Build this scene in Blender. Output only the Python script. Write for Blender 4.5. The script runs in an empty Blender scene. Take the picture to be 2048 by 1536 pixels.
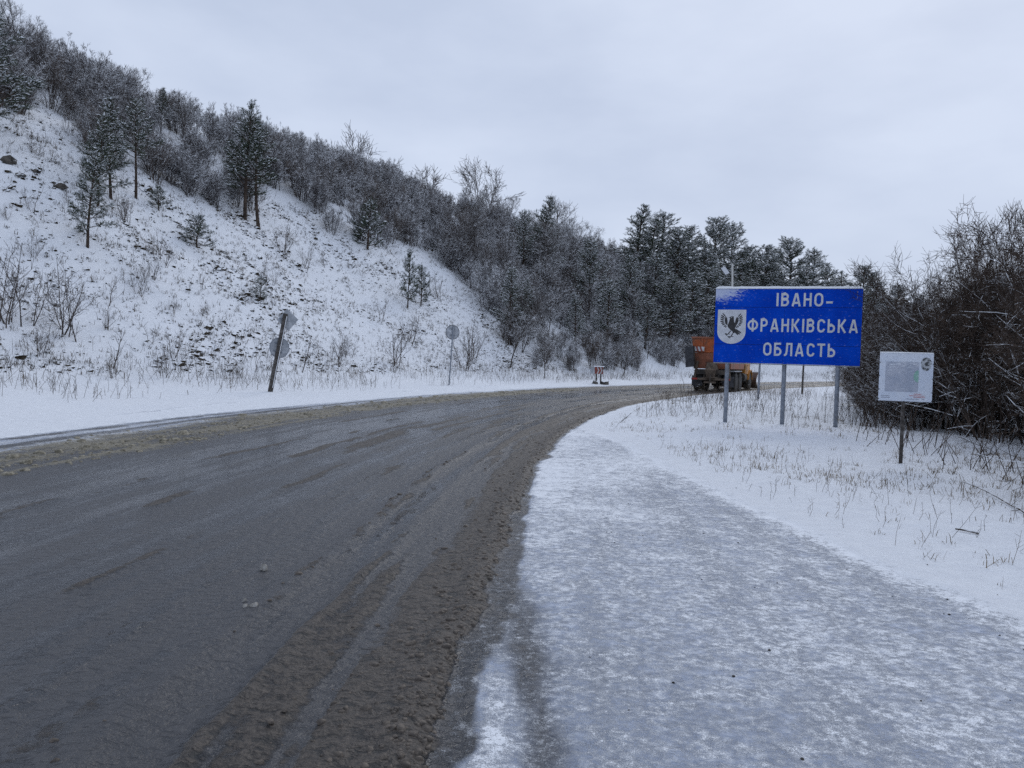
import bpy, math, random
import numpy as np
from mathutils import Matrix, Vector

# ------------------------------------------------------------------ camera, sky, sun, exposure
F_PX, CAM_H, PITCH, ROLL = 1540.0, 1.6, 1.86, 1.7          # pixels of a 2048 wide picture, metres, degrees
scene = bpy.context.scene
col = scene.collection
cam_d = bpy.data.cameras.new('camera')
cam = bpy.data.objects.new('camera', cam_d)
col.objects.link(cam)
cam_d.sensor_width = 36.0
cam_d.lens = F_PX / 2048 * 36.0
cam_d.clip_start, cam_d.clip_end = 0.05, 6000
cam.matrix_world = (Matrix.Translation((0, 0, CAM_H)) @ Matrix.Rotation(math.radians(90 - PITCH), 4, 'X')
                    @ Matrix.Rotation(math.radians(ROLL), 4, 'Z'))
scene.camera = cam

SUN_EL, SUN_AZ = 38.0, 25.0                                 # azimuth clockwise from +Y (the view direction)
world = bpy.data.worlds.new('World')
scene.world = world
world.use_nodes = True
wn, wl = world.node_tree.nodes, world.node_tree.links
wn.clear()
w_out = wn.new('ShaderNodeOutputWorld')
sky = wn.new('ShaderNodeTexSky')
sky.sky_type = 'NISHITA'
sky.sun_disc = False
sky.sun_elevation = math.radians(SUN_EL)
sky.sun_rotation = math.radians(SUN_AZ)
bg_sky = wn.new('ShaderNodeBackground')
bg_sky.inputs['Strength'].default_value = 0.1
wl.new(sky.outputs[0], bg_sky.inputs['Color'])
w_co = wn.new('ShaderNodeTexCoord')
w_map = wn.new('ShaderNodeMapping')
w_map.inputs['Scale'].default_value = (2.0, 2.0, 5.0)
w_map.inputs['Location'].default_value = (0.4, 0.15, 0.0)
wl.new(w_co.outputs['Generated'], w_map.inputs['Vector'])
w_noise = wn.new('ShaderNodeTexNoise')
w_noise.inputs['Scale'].default_value = 1.3
w_noise.inputs['Detail'].default_value = 5
w_noise.inputs['Roughness'].default_value = 0.5
wl.new(w_map.outputs[0], w_noise.inputs['Vector'])
w_ramp = wn.new('ShaderNodeValToRGB')
w_ramp.color_ramp.elements[0].position = 0.36
w_ramp.color_ramp.elements[0].color = (0.52, 0.595, 0.755, 1)
w_ramp.color_ramp.elements[1].position = 0.60
w_ramp.color_ramp.elements[1].color = (0.625, 0.70, 0.855, 1)
wl.new(w_noise.outputs[0], w_ramp.inputs[0])
bg_cloud = wn.new('ShaderNodeBackground')
wl.new(w_ramp.outputs[0], bg_cloud.inputs['Color'])
bg_cloud.inputs['Strength'].default_value = 1.0
w_mix = wn.new('ShaderNodeMixShader')
w_mix.inputs[0].default_value = 0.94                         # a closed, even cloud cover in front of the clear sky
wl.new(bg_sky.outputs[0], w_mix.inputs[1])
wl.new(bg_cloud.outputs[0], w_mix.inputs[2])
wl.new(w_mix.outputs[0], w_out.inputs['Surface'])

sun_d = bpy.data.lights.new('sun', 'SUN')
sun_d.energy = 0.7
sun_d.angle = math.radians(30)
sun_d.color = (1.0, 0.97, 0.93)
sun = bpy.data.objects.new('sun', sun_d)
col.objects.link(sun)
_a, _e = math.radians(SUN_AZ), math.radians(SUN_EL)
_to = Vector((math.sin(_a) * math.cos(_e), math.cos(_a) * math.cos(_e), math.sin(_e)))
sun.rotation_euler = _to.to_track_quat('Z', 'Y').to_euler()

scene.view_settings.view_transform = 'Standard'
scene.view_settings.look = 'None'
scene.view_settings.exposure = 0.06
scene.view_settings.gamma = 1.0
scene.view_settings.use_curve_mapping = False
scene.render.engine = 'CYCLES'
scene.cycles.max_bounces = 4
scene.cycles.diffuse_bounces = 2
scene.cycles.sample_clamp_direct = 3.0
scene.cycles.sample_clamp_indirect = 1.5
scene.cycles.use_denoising = False

# ------------------------------------------------------------------ helpers: pictures, noise, meshes
random.seed(5)
rng = np.random.default_rng(5)
_p, _r = math.radians(90 - PITCH), math.radians(ROLL)
RC = (np.array([[1, 0, 0], [0, math.cos(_p), -math.sin(_p)], [0, math.sin(_p), math.cos(_p)]])
      @ np.array([[math.cos(_r), -math.sin(_r), 0], [math.sin(_r), math.cos(_r), 0], [0, 0, 1]]))

def ray(u, v):
    return RC @ np.array([(u - 1024) / F_PX, -(v - 768) / F_PX, -1.0])

def at_depth(u, v, y):
    d = ray(u, v)
    return np.array([0, 0, CAM_H]) + d * (y / d[1])

def project(p):
    c = (np.asarray(p, float) - [0, 0, CAM_H]) @ RC
    return 1024 + F_PX * c[..., 0] / -c[..., 2], 768 - F_PX * c[..., 1] / -c[..., 2]

_perm = rng.random((512, 512))
def vnoise(x, y):
    xi = np.floor(x).astype(int); yi = np.floor(y).astype(int)
    fx, fy = x - xi, y - yi
    fx = fx * fx * (3 - 2 * fx); fy = fy * fy * (3 - 2 * fy)
    a = _perm[xi & 511, yi & 511]; b = _perm[(xi + 1) & 511, yi & 511]
    c = _perm[xi & 511, (yi + 1) & 511]; d = _perm[(xi + 1) & 511, (yi + 1) & 511]
    return (a * (1 - fx) + b * fx) * (1 - fy) + (c * (1 - fx) + d * fx) * fy

def fbm(x, y, s=1.0, octv=4, off=0.0):
    t, amp, tot = 0.0, 1.0, 0.0
    x = np.asarray(x, float) / s + off; y = np.asarray(y, float) / s + off * 1.7
    for i in range(octv):
        t = t + amp * vnoise(x, y); tot += amp
        x = x * 2.03 + 17.1; y = y * 2.03 + 9.7; amp *= 0.5
    return t / tot

def sstep(a, b, x):
    t = np.clip((x - a) / (b - a), 0, 1)
    return t * t * (3 - 2 * t)

def bump1(x, c, w):
    return np.exp(-((x - c) / w) ** 2)

def catmull(pts, n=10):
    P = np.array(pts, float)
    P = np.vstack([2 * P[0] - P[1], P, 2 * P[-1] - P[-2]])
    out = []
    for i in range(1, len(P) - 2):
        for k in range(n):
            t = k / n
            out.append(0.5 * ((2 * P[i]) + (-P[i - 1] + P[i + 1]) * t + (2 * P[i - 1] - 5 * P[i] + 4 * P[i + 1] - P[i + 2]) * t * t
                              + (-P[i - 1] + 3 * P[i] - 3 * P[i + 1] + P[i + 2]) * t ** 3))
    out.append(P[-2])
    return np.array(out)

def side_dist(line, x, y):
    """signed distance to a polyline (positive on its left) and the arc length of the foot point"""
    x = np.asarray(x, float).ravel(); y = np.asarray(y, float).ravel()
    A, B = line[:-1], line[1:]
    D = B - A; L2 = (D ** 2).sum(1); L = np.sqrt(L2); S0 = np.concatenate([[0], np.cumsum(L)[:-1]])
    od = np.empty(len(x)); os_ = np.empty(len(x))
    for i in range(0, len(x), 20000):
        px, py = x[i:i + 20000, None], y[i:i + 20000, None]
        t = np.clip(((px - A[:, 0]) * D[:, 0] + (py - A[:, 1]) * D[:, 1]) / L2, 0, 1)
        dx = px - (A[:, 0] + t * D[:, 0]); dy = py - (A[:, 1] + t * D[:, 1])
        d2 = dx * dx + dy * dy
        k = d2.argmin(1); r = np.arange(len(k))
        sg = np.sign(D[k, 0] * dy[r, k] - D[k, 1] * dx[r, k])
        od[i:i + 20000] = sg * np.sqrt(d2[r, k]); os_[i:i + 20000] = S0[k] + t[r, k] * L[k]
    return od, os_

def tag(o, label=None, cat=None, group=None, kind=None):
    if label: o['label'] = label
    if cat: o['category'] = cat
    if group: o['group'] = group
    if kind: o['kind'] = kind
    return o

def mesh_np(name, verts, faces, mat=None, smooth=False, mats=None, midx=None):
    """faces: an (n,3) or (n,4) array or a list of lists"""
    me = bpy.data.meshes.new(name)
    if isinstance(faces, np.ndarray):
        verts = np.ascontiguousarray(verts, np.float32); n, k = faces.shape
        me.vertices.add(len(verts)); me.vertices.foreach_set('co', verts.ravel())
        me.loops.add(n * k); me.loops.foreach_set('vertex_index', np.ascontiguousarray(faces, np.int32).ravel())
        me.polygons.add(n)
        me.polygons.foreach_set('loop_start', np.arange(0, n * k, k, dtype=np.int32))
        if midx is not None: me.polygons.foreach_set('material_index', np.ascontiguousarray(midx, np.int32))
        me.polygons.foreach_set('use_smooth', np.full(n, smooth))
        me.update(calc_edges=True); me.validate()
    else:
        me.from_pydata([tuple(v) for v in verts], [], faces)
        if smooth: me.polygons.foreach_set('use_smooth', np.full(len(me.polygons), True))
        if midx is not None: me.polygons.foreach_set('material_index', midx)
        me.update()
    for m in (mats or ([mat] if mat else [])): me.materials.append(m)
    return me

def link(name, data, parent=None, loc=None, rotz=None, scale=None):
    o = bpy.data.objects.new(name, data); col.objects.link(o)
    if parent is not None: o.parent = parent
    if loc is not None: o.location = loc
    if rotz is not None: o.rotation_euler = (0, 0, rotz)
    if scale is not None: o.scale = (scale,) * 3 if np.isscalar(scale) else scale
    return o

class MB:
    """collects simple solids into one mesh"""
    def __init__(s): s.v, s.f = [], []
    def add(s, v, f):
        n = len(s.v); s.v += [tuple(map(float, p)) for p in v]; s.f += [[i + n for i in q] for q in f]; return s
    def box(s, c, d, rot=None, taper=(1, 1)):
        x, y, z = d[0] / 2, d[1] / 2, d[2] / 2
        tx, ty = taper
        P = [(-x, -y, -z), (x, -y, -z), (x, y, -z), (-x, y, -z), (-x * tx, -y * ty, z), (x * tx, -y * ty, z), (x * tx, y * ty, z), (-x * tx, y * ty, z)]
        if rot is not None: P = [rot @ Vector(p) for p in P]
        return s.add([(p[0] + c[0], p[1] + c[1], p[2] + c[2]) for p in P],
                     [[0, 3, 2, 1], [4, 5, 6, 7], [0, 1, 5, 4], [1, 2, 6, 5], [2, 3, 7, 6], [3, 0, 4, 7]])
    def cyl(s, a, b, r0, r1=None, n=12, cap=True):
        a, b = Vector(a), Vector(b); r1 = r0 if r1 is None else r1
        w = (b - a).normalized(); u = w.orthogonal().normalized(); t = w.cross(u)
        P = []
        for c, r in ((a, r0), (b, r1)):
            P += [c + (u * math.cos(2 * math.pi * k / n) + t * math.sin(2 * math.pi * k / n)) * r for k in range(n)]
        F = [[k, (k + 1) % n, n + (k + 1) % n, n + k] for k in range(n)]
        if cap: F += [list(range(n))[::-1], list(range(n, 2 * n))]
        return s.add(P, F)
    def prism(s, poly, y0, y1):
        """poly in the x,z plane, front face at y0"""
        n = len(poly)
        P = [(x, y0, z) for x, z in poly] + [(x, y1, z) for x, z in poly]
        return s.add(P, [list(range(n)), list(range(n, 2 * n))[::-1]] + [[(k + 1) % n, k, n + k, n + (k + 1) % n] for k in range(n)])
    def lathe_y(s, prof, n=24, c=(0, 0, 0)):
        """prof: (radius, y) pairs turned about the y axis"""
        P = []
        for r, y in prof:
            P += [(c[0] + r * math.cos(2 * math.pi * k / n), c[1] + y, c[2] + r * math.sin(2 * math.pi * k / n)) for k in range(n)]
        F = []
        for i in range(len(prof) - 1):
            F += [[i * n + k, i * n + (k + 1) % n, (i + 1) * n + (k + 1) % n, (i + 1) * n + k] for k in range(n)]
        F += [list(range(n))[::-1], list(range((len(prof) - 1) * n, len(prof) * n))]
        return s.add(P, F)
    def build(s, name, mat, parent=None, smooth=False, bevel=0.0, **k):
        me = mesh_np(name, s.v, s.f, mat, smooth)
        import bmesh
        bm = bmesh.new(); bm.from_mesh(me)
        bmesh.ops.recalc_face_normals(bm, faces=bm.faces)
        if bevel:
            es = [e for e in bm.edges if e.is_manifold and e.calc_face_angle(0) > 0.6]
            bmesh.ops.bevel(bm, geom=es, offset=bevel, segments=2, affect='EDGES', profile=0.6, clamp_overlap=True)
        bm.to_mesh(me); bm.free()
        return link(name, me, parent, **k)

# ------------------------------------------------------------------ materials
def new_mat(name):
    m = bpy.data.materials.new(name); m.use_nodes = True
    nt = m.node_tree; b = nt.nodes['Principled BSDF']
    return m, nt.nodes, nt.links, b

class G:
    """small node-graph writer"""
    def __init__(s, nodes, links): s.n, s.l = nodes, links
    def _in(s, sock, v):
        if hasattr(v, 'is_output') or isinstance(v, bpy.types.NodeSocket): s.l.new(v, sock)
        elif v is not None:
            if sock.type == 'RGBA' and len(v) == 3: v = (*v, 1)
            sock.default_value = v
    def math(s, op, a, b=None, c=None, clamp=False):
        n = s.n.new('ShaderNodeMath'); n.operation = op; n.use_clamp = clamp
        for i, v in enumerate((a, b, c)):
            if v is not None: s._in(n.inputs[i], v)
        return n.outputs[0]
    def mix(s, f, a, b):
        n = s.n.new('ShaderNodeMix'); n.data_type = 'RGBA'
        s._in(n.inputs[0], f); s._in(n.inputs[6], a); s._in(n.inputs[7], b); return n.outputs[2]
    def mixf(s, f, a, b):
        n = s.n.new('ShaderNodeMix'); n.data_type = 'FLOAT'
        s._in(n.inputs[0], f); s._in(n.inputs[2], a); s._in(n.inputs[3], b); return n.outputs[0]
    def ramp(s, x, a, b, lo=0.0, hi=1.0):
        n = s.n.new('ShaderNodeMapRange'); n.interpolation_type = 'SMOOTHSTEP'
        s._in(n.inputs[0], x); s._in(n.inputs[1], a); s._in(n.inputs[2], b)
        n.inputs[3].default_value = lo; n.inputs[4].default_value = hi; return n.outputs[0]
    def noise(s, vec, scale, detail=4, rough=0.55, dist=0.0):
        n = s.n.new('ShaderNodeTexNoise'); s._in(n.inputs['Vector'], vec)
        n.inputs['Scale'].default_value = scale; n.inputs['Detail'].default_value = detail
        n.inputs['Roughness'].default_value = rough; n.inputs['Distortion'].default_value = dist
        return n.outputs[0]
    def coord(s, kind='Object'): return s.n.new('ShaderNodeTexCoord').outputs[kind]
    def pos(s): return s.n.new('ShaderNodeNewGeometry').outputs['Position']
    def mapping(s, v, scale=(1, 1, 1), rot=(0, 0, 0)):
        n = s.n.new('ShaderNodeMapping'); s._in(n.inputs[0], v)
        n.inputs['Scale'].default_value = scale; n.inputs['Rotation'].default_value = rot; return n.outputs[0]
    def attr(s, name):
        n = s.n.new('ShaderNodeAttribute'); n.attribute_name = name; return n.outputs['Fac']
    def nz(s, true=True):
        g = s.n.new('ShaderNodeNewGeometry'); x = s.n.new('ShaderNodeSeparateXYZ')
        s.l.new(g.outputs['True Normal' if true else 'Normal'], x.inputs[0]); return x.outputs[2]
    def bump(s, h, strength, dist, base=None):
        n = s.n.new('ShaderNodeBump'); n.inputs['Strength'].default_value = strength; n.inputs['Distance'].default_value = dist
        s._in(n.inputs['Height'], h)
        if base is not None: s.l.new(base, n.inputs['Normal'])
        return n.outputs[0]

SNOW = (0.80, 0.825, 0.86)

def mat_ground():
    m, N, L, b = new_mat('snow_slush_asphalt'); g = G(N, L)
    P = g.pos()
    cov, sb, sy, wet = g.attr('cov'), g.attr('sb'), g.attr('sy'), g.attr('wet')
    n1 = g.noise(P, 5.0, 5, 0.62); n2 = g.noise(P, 26.0, 4, 0.6); n3 = g.noise(P, 110.0, 3, 0.6); nb = g.noise(P, 0.7, 3, 0.5)
    mott = g.math('ADD', g.math('ADD', g.math('MULTIPLY', n1, 0.34), g.math('MULTIPLY', n2, 0.40)), g.math('MULTIPLY', n3, 0.26))
    mott = g.math('ADD', mott, g.math('MULTIPLY', g.math('SUBTRACT', nb, 0.5), 0.14))
    n4 = g.noise(P, 210.0, 1, 0.5)
    mott = g.math('ADD', mott, g.math('MULTIPLY', g.math('SUBTRACT', n4, 0.5), 0.30))
    thr = g.math('MULTIPLY_ADD', cov, -0.52, 0.77)
    snow = g.ramp(mott, g.math('SUBTRACT', thr, 0.10), g.math('ADD', thr, 0.12))
    full = g.ramp(cov, 0.8, 0.97)
    snow = g.math('MAXIMUM', snow, full)
    # wet asphalt, lighter and greyer where thin ice and old snow dust lies in it
    asp = g.mix(g.ramp(n3, 0.35, 0.7), (0.006, 0.008, 0.012), (0.026, 0.028, 0.034))
    asp = g.mix(g.ramp(g.noise(P, 1.1, 4, 0.6), 0.4, 0.65), asp, (0.020, 0.020, 0.022))
    ice = g.mix(g.ramp(n2, 0.36, 0.62), (0.29, 0.34, 0.445), (0.49, 0.55, 0.67))
    asp = g.mix(g.ramp(cov, 0.36, 0.56), asp, ice)
    # lumpy film of half-frozen slush over the wet asphalt
    rip = g.noise(g.mapping(P, (12.0, 17.0, 1.0), (0, 0, 0.12)), 1.0, 3, 0.62, 0.4)
    film = g.math('MULTIPLY', g.ramp(g.math('MULTIPLY_ADD', wet, -0.30, rip), 0.30, 0.44), g.ramp(cov, 0.5, 0.3))
    asp = g.mix(g.math('MULTIPLY', film, 0.85), asp, g.mix(n2, (0.030, 0.030, 0.033), (0.068, 0.067, 0.070)))
    # loose brown and tan slush
    ns = g.noise(P, 14.0, 5, 0.65)
    lump = g.noise(P, 34.0, 4, 0.7)
    sbm = g.ramp(g.math('ADD', sb, g.math('MULTIPLY', g.math('SUBTRACT', ns, 0.5), 0.9)), 0.34, 0.62)
    sym = g.ramp(g.math('ADD', sy, g.math('MULTIPLY', g.math('SUBTRACT', ns, 0.5), 1.0)), 0.36, 0.66)
    brown = g.mix(g.ramp(lump, 0.35, 0.68), (0.030, 0.024, 0.019), (0.082, 0.066, 0.052))
    brown = g.mix(g.ramp(rip, 0.47, 0.37), brown, (0.010, 0.0085, 0.007))  # hollows of the ripples darkened: wet melt plus crevice shade put into the colour
    tan = g.mix(g.ramp(lump, 0.35, 0.65), (0.105, 0.092, 0.062), (0.255, 0.228, 0.165))
    c = g.mix(sbm, asp, brown); c = g.mix(sym, c, tan)
    sn = g.mix(g.ramp(n1, 0.35, 0.7), (0.75, 0.775, 0.815), SNOW)
    sn = g.mix(g.math('MULTIPLY', sym, 0.5), sn, (0.45, 0.43, 0.38))
    c = g.mix(snow, c, sn)
    L.new(c, b.inputs['Base Color'])
    sl = g.math('MAXIMUM', sbm, sym)
    ra = g.mixf(film, g.mixf(wet, 0.28, 0.09), 0.40)
    ra = g.mixf(g.ramp(cov, 0.3, 0.55), ra, 0.55)
    r = g.mixf(sl, ra, 0.55); r = g.mixf(snow, r, 0.85)
    L.new(r, b.inputs['Roughness'])
    L.new(g.mixf(snow, 0.5, 0.04), b.inputs['Specular IOR Level'])
    # relief: ripples in the slush film, aggregate, lumps, snow grain
    h_a = g.math('MULTIPLY', g.math('MULTIPLY_ADD', n3, 0.35, g.math('MULTIPLY', g.ramp(rip, 0.30, 0.66), 0.75)), 0.95)
    h_s = g.math('MULTIPLY_ADD', ns, 1.1, g.math('MULTIPLY_ADD', g.ramp(rip, 0.30, 0.62), 0.9, g.math('MULTIPLY', lump, 0.9)))
    h_n = g.math('MULTIPLY_ADD', n1, 0.9, g.math('MULTIPLY_ADD', n2, 0.5, g.math('MULTIPLY', n3, 0.2)))
    h_a = g.math('MULTIPLY', h_a, g.math('MULTIPLY_ADD', wet, -0.62, 1.0))
    h = g.mixf(sl, h_a, h_s); h = g.mixf(snow, h, g.math('ADD', h_n, 0.35))
    h = g.math('MULTIPLY', h, g.math('MULTIPLY_ADD', full, 1.6, 1.0))
    L.new(g.bump(h, 0.9, 0.018), b.inputs['Normal'])
    return m

def mat_plain(name, c0, c1, rough=0.6, scale=8.0, bump=0.0, metal=0.0, snow=0.0, lo=0.4, hi=0.65, dirt=None, dirt_scale=2.5, spec=0.5):
    """two-tone worn surface; snow>0 lets snow lie on faces that look up; dirt is a third blotchy tone"""
    m, N, L, b = new_mat(name); g = G(N, L); P = g.coord('Object')
    c = g.mix(g.ramp(g.noise(P, scale, 5, 0.6), lo, hi), c0, c1)
    if dirt: c = g.mix(g.ramp(g.noise(P, dirt_scale, 5, 0.65), 0.48, 0.68), c, dirt)
    r = rough
    if snow > 0:
        k = g.ramp(g.math('ADD', g.nz(), g.math('MULTIPLY', g.math('SUBTRACT', g.noise(g.pos(), 6.0, 2), 0.5), 0.9)), 1.0 - snow, 1.25 - snow)
        c = g.mix(k, c, SNOW); r = g.mixf(k, rough, 0.85)
    L.new(c, b.inputs['Base Color']); g._in(b.inputs['Roughness'], r)
    b.inputs['Metallic'].default_value = metal; b.inputs['Specular IOR Level'].default_value = spec
    if bump: L.new(g.bump(g.noise(P, scale * 3, 4, 0.6), 0.6, bump), b.inputs['Normal'])
    return m

def mat_needles(name, a, bb):
    m, N, L, b = new_mat(name); g = G(N, L)
    c = g.mix(g.ramp(g.noise(g.pos(), 1.6, 3, 0.6), 0.36, 0.64), a, bb)
    L.new(c, b.inputs['Base Color']); b.inputs['Roughness'].default_value = 0.6; b.inputs['Specular IOR Level'].default_value = 0.25
    return m

def mat_snow(name='settled_snow'):
    m, N, L, b = new_mat(name); g = G(N, L); P = g.pos()
    L.new(g.mix(g.noise(P, 9, 3), (0.76, 0.785, 0.825), SNOW), b.inputs['Base Color'])
    b.inputs['Roughness'].default_value = 0.85; b.inputs['Specular IOR Level'].default_value = 0.15
    L.new(g.bump(g.noise(P, 30, 4), 0.5, 0.01), b.inputs['Normal'])
    return m

M = {}
M['ground'] = mat_ground()
M['snow'] = mat_snow()
M['twig_hill'] = mat_plain('frosted_twigs', (0.070, 0.063, 0.064), (0.130, 0.118, 0.118), 0.8, 1.2, snow=0.86, spec=0.1)
M['twig_mid'] = mat_plain('woodland_twigs', (0.060, 0.053, 0.050), (0.115, 0.102, 0.097), 0.8, 1.2, snow=0.68, spec=0.1)
M['twig_brown'] = mat_plain('brown_twigs', (0.066, 0.054, 0.048), (0.12, 0.098, 0.086), 0.8, 1.2, snow=0.66, spec=0.1)
M['twig_dark'] = mat_plain('dark_twigs', (0.038, 0.027, 0.021), (0.090, 0.066, 0.052), 0.8, 1.2, snow=0.44, spec=0.1)
M['bough'] = mat_plain('snow_lined_boughs', (0.034, 0.026, 0.022), (0.075, 0.058, 0.048), 0.8, 1.2, snow=0.80, spec=0.1)
M['bark'] = mat_plain('bark', (0.040, 0.034, 0.030), (0.085, 0.070, 0.060), 0.85, 5, bump=0.01, snow=0.40, spec=0.1)
M['pine_bark'] = mat_plain('pine_bark', (0.045, 0.034, 0.028), (0.095, 0.070, 0.055), 0.85, 5, bump=0.01, snow=0.40, spec=0.1)
M['needles'] = mat_needles('pine_needles', (0.022, 0.036, 0.024), (0.055, 0.072, 0.042))
M['straw'] = mat_plain('dry_straw', (0.115, 0.086, 0.050), (0.25, 0.19, 0.115), 0.8, 0.9, snow=0.18, spec=0.1)
M['weed'] = mat_plain('dry_weed', (0.050, 0.039, 0.029), (0.135, 0.105, 0.075), 0.85, 0.9, snow=0.36, spec=0.1)
M['clod'] = mat_plain('turf_clod', (0.022, 0.018, 0.013), (0.062, 0.050, 0.034), 0.9, 6, bump=0.02, snow=0.62, spec=0.1)

# ------------------------------------------------------------------ plan of the place
R_EDGE = catmull([(-0.9, -30), (-0.6, -14), (-0.36, -4), (-0.32, 0), (-0.28, 2.95), (-0.16, 4.75), (0, 6.4), (0.28, 10.2), (0.62, 12.9), (1.15, 16.5),
                  (2.2, 21), (4.2, 27.9), (7.4, 35.4), (11.4, 43), (18.6, 54.5), (28.6, 68.5), (42, 85), (60, 104), (84, 126), (115, 150), (170, 186)], 8)
FOOT = catmull([(-16.5, -60), (-16.5, -30), (-16.3, 0), (-15.6, 12), (-14.6, 21.9), (-12.8, 26.2), (-9.9, 31.2), (-7.4, 37.4), (-3.7, 45.9), (0.9, 52.6),
                (6.9, 61), (16.4, 73.4), (28, 86.5), (44, 103), (64, 122), (90, 144), (130, 173), (190, 212)], 6)
LAYBY = catmull([(4.6, -12), (4.1, 0), (3.72, 3), (3.45, 5.07), (3.24, 6.29), (3.14, 7.58), (2.9, 9.16), (2.76, 11.1), (2.4, 15.8), (1.92, 18.6), (1.75, 21.5)], 8)
ROAD_W = 8.2

def hill(x, y):
    shp = np.shape(x)
    x = np.ravel(np.asarray(x, float)); y = np.ravel(np.asarray(y, float))
    d, s = side_dist(FOOT, x, y)
    crest = np.interp(s, [60, 84, 100, 116, 135, 160], [20.5, 20.0, 19.4, 18.8, 17.2, 14.5]) + 2.4 * (fbm(x, y, 26, 3, 3.1) - 0.5)
    k = 1.3
    up = k * np.logaddexp(0, d / k - 0.4) * 0.79                 # the cut bank
    up = np.maximum(up - 0.01, 0)
    m = 2.2
    z = -m * np.logaddexp(-up / m, -(crest + 0.05 * np.clip(d, 0, 80)) / m)
    z = z - (-m * np.logaddexp(0, -crest / m))
    rough = sstep(1.0, 7.0, d)
    z = z + rough * (1.5 * (fbm(x, y, 9, 4, 7.7) - 0.5) + 0.30 * (fbm(x, y, 1.3, 3, 1.2) - 0.5))
    return z.reshape(shp), d.reshape(shp), s.reshape(shp)

def ground_z(x, y):
    shp = np.shape(x)
    x = np.ravel(np.asarray(x, float)); y = np.ravel(np.asarray(y, float))
    z, d, _ = hill(x, y)
    t, _ = side_dist(R_EDGE, x, y)
    lay, _ = side_dist(LAYBY, x, y)
    # right-hand verge: low uneven bank beside the lay-by, falling gently into the thicket
    off = np.where(y < 21, np.minimum(-lay, -t), -t)
    v = sstep(0.1, 1.6, off)
    zr = v * (0.10 + 0.30 * (fbm(x, y, 3.2, 4, 5.5) - 0.45) + 0.07 * (fbm(x, y, 0.6, 3, 2.5) - 0.5)) - 0.6 * sstep(6, 20, off)
    zr = zr + 0.35 * np.exp(-(((x - 5.6) / 2.6) ** 2 + ((y - 24.0) / 3.5) ** 2)) * v
    # left shoulder: a nearly flat strip with a shallow roll before the bank
    ls = sstep(0.5, 2.0, t - ROAD_W) * (0.05 + 0.22 * (fbm(x, y, 2.6, 4, 8.1) - 0.45))
    base = np.where(t > ROAD_W * 0.5, ls, zr)
    return (base + z).reshape(shp)

def hit(u, v, far=260):
    """where the sight line through a photograph pixel meets the terrain"""
    d = ray(u, v)
    ts = np.concatenate([np.arange(2, 60, 0.15), np.arange(60, far, 0.4)])
    p = np.array([0, 0, CAM_H]) + d[None] * (ts / d[1])[:, None]
    under = p[:, 2] < ground_z(p[:, 0], p[:, 1])
    k = int(under.argmax()) if under.any() else len(ts) - 1
    q = p[k]
    return np.array([q[0], q[1], float(ground_z(q[0:1], q[1:2])[0])])

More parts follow.
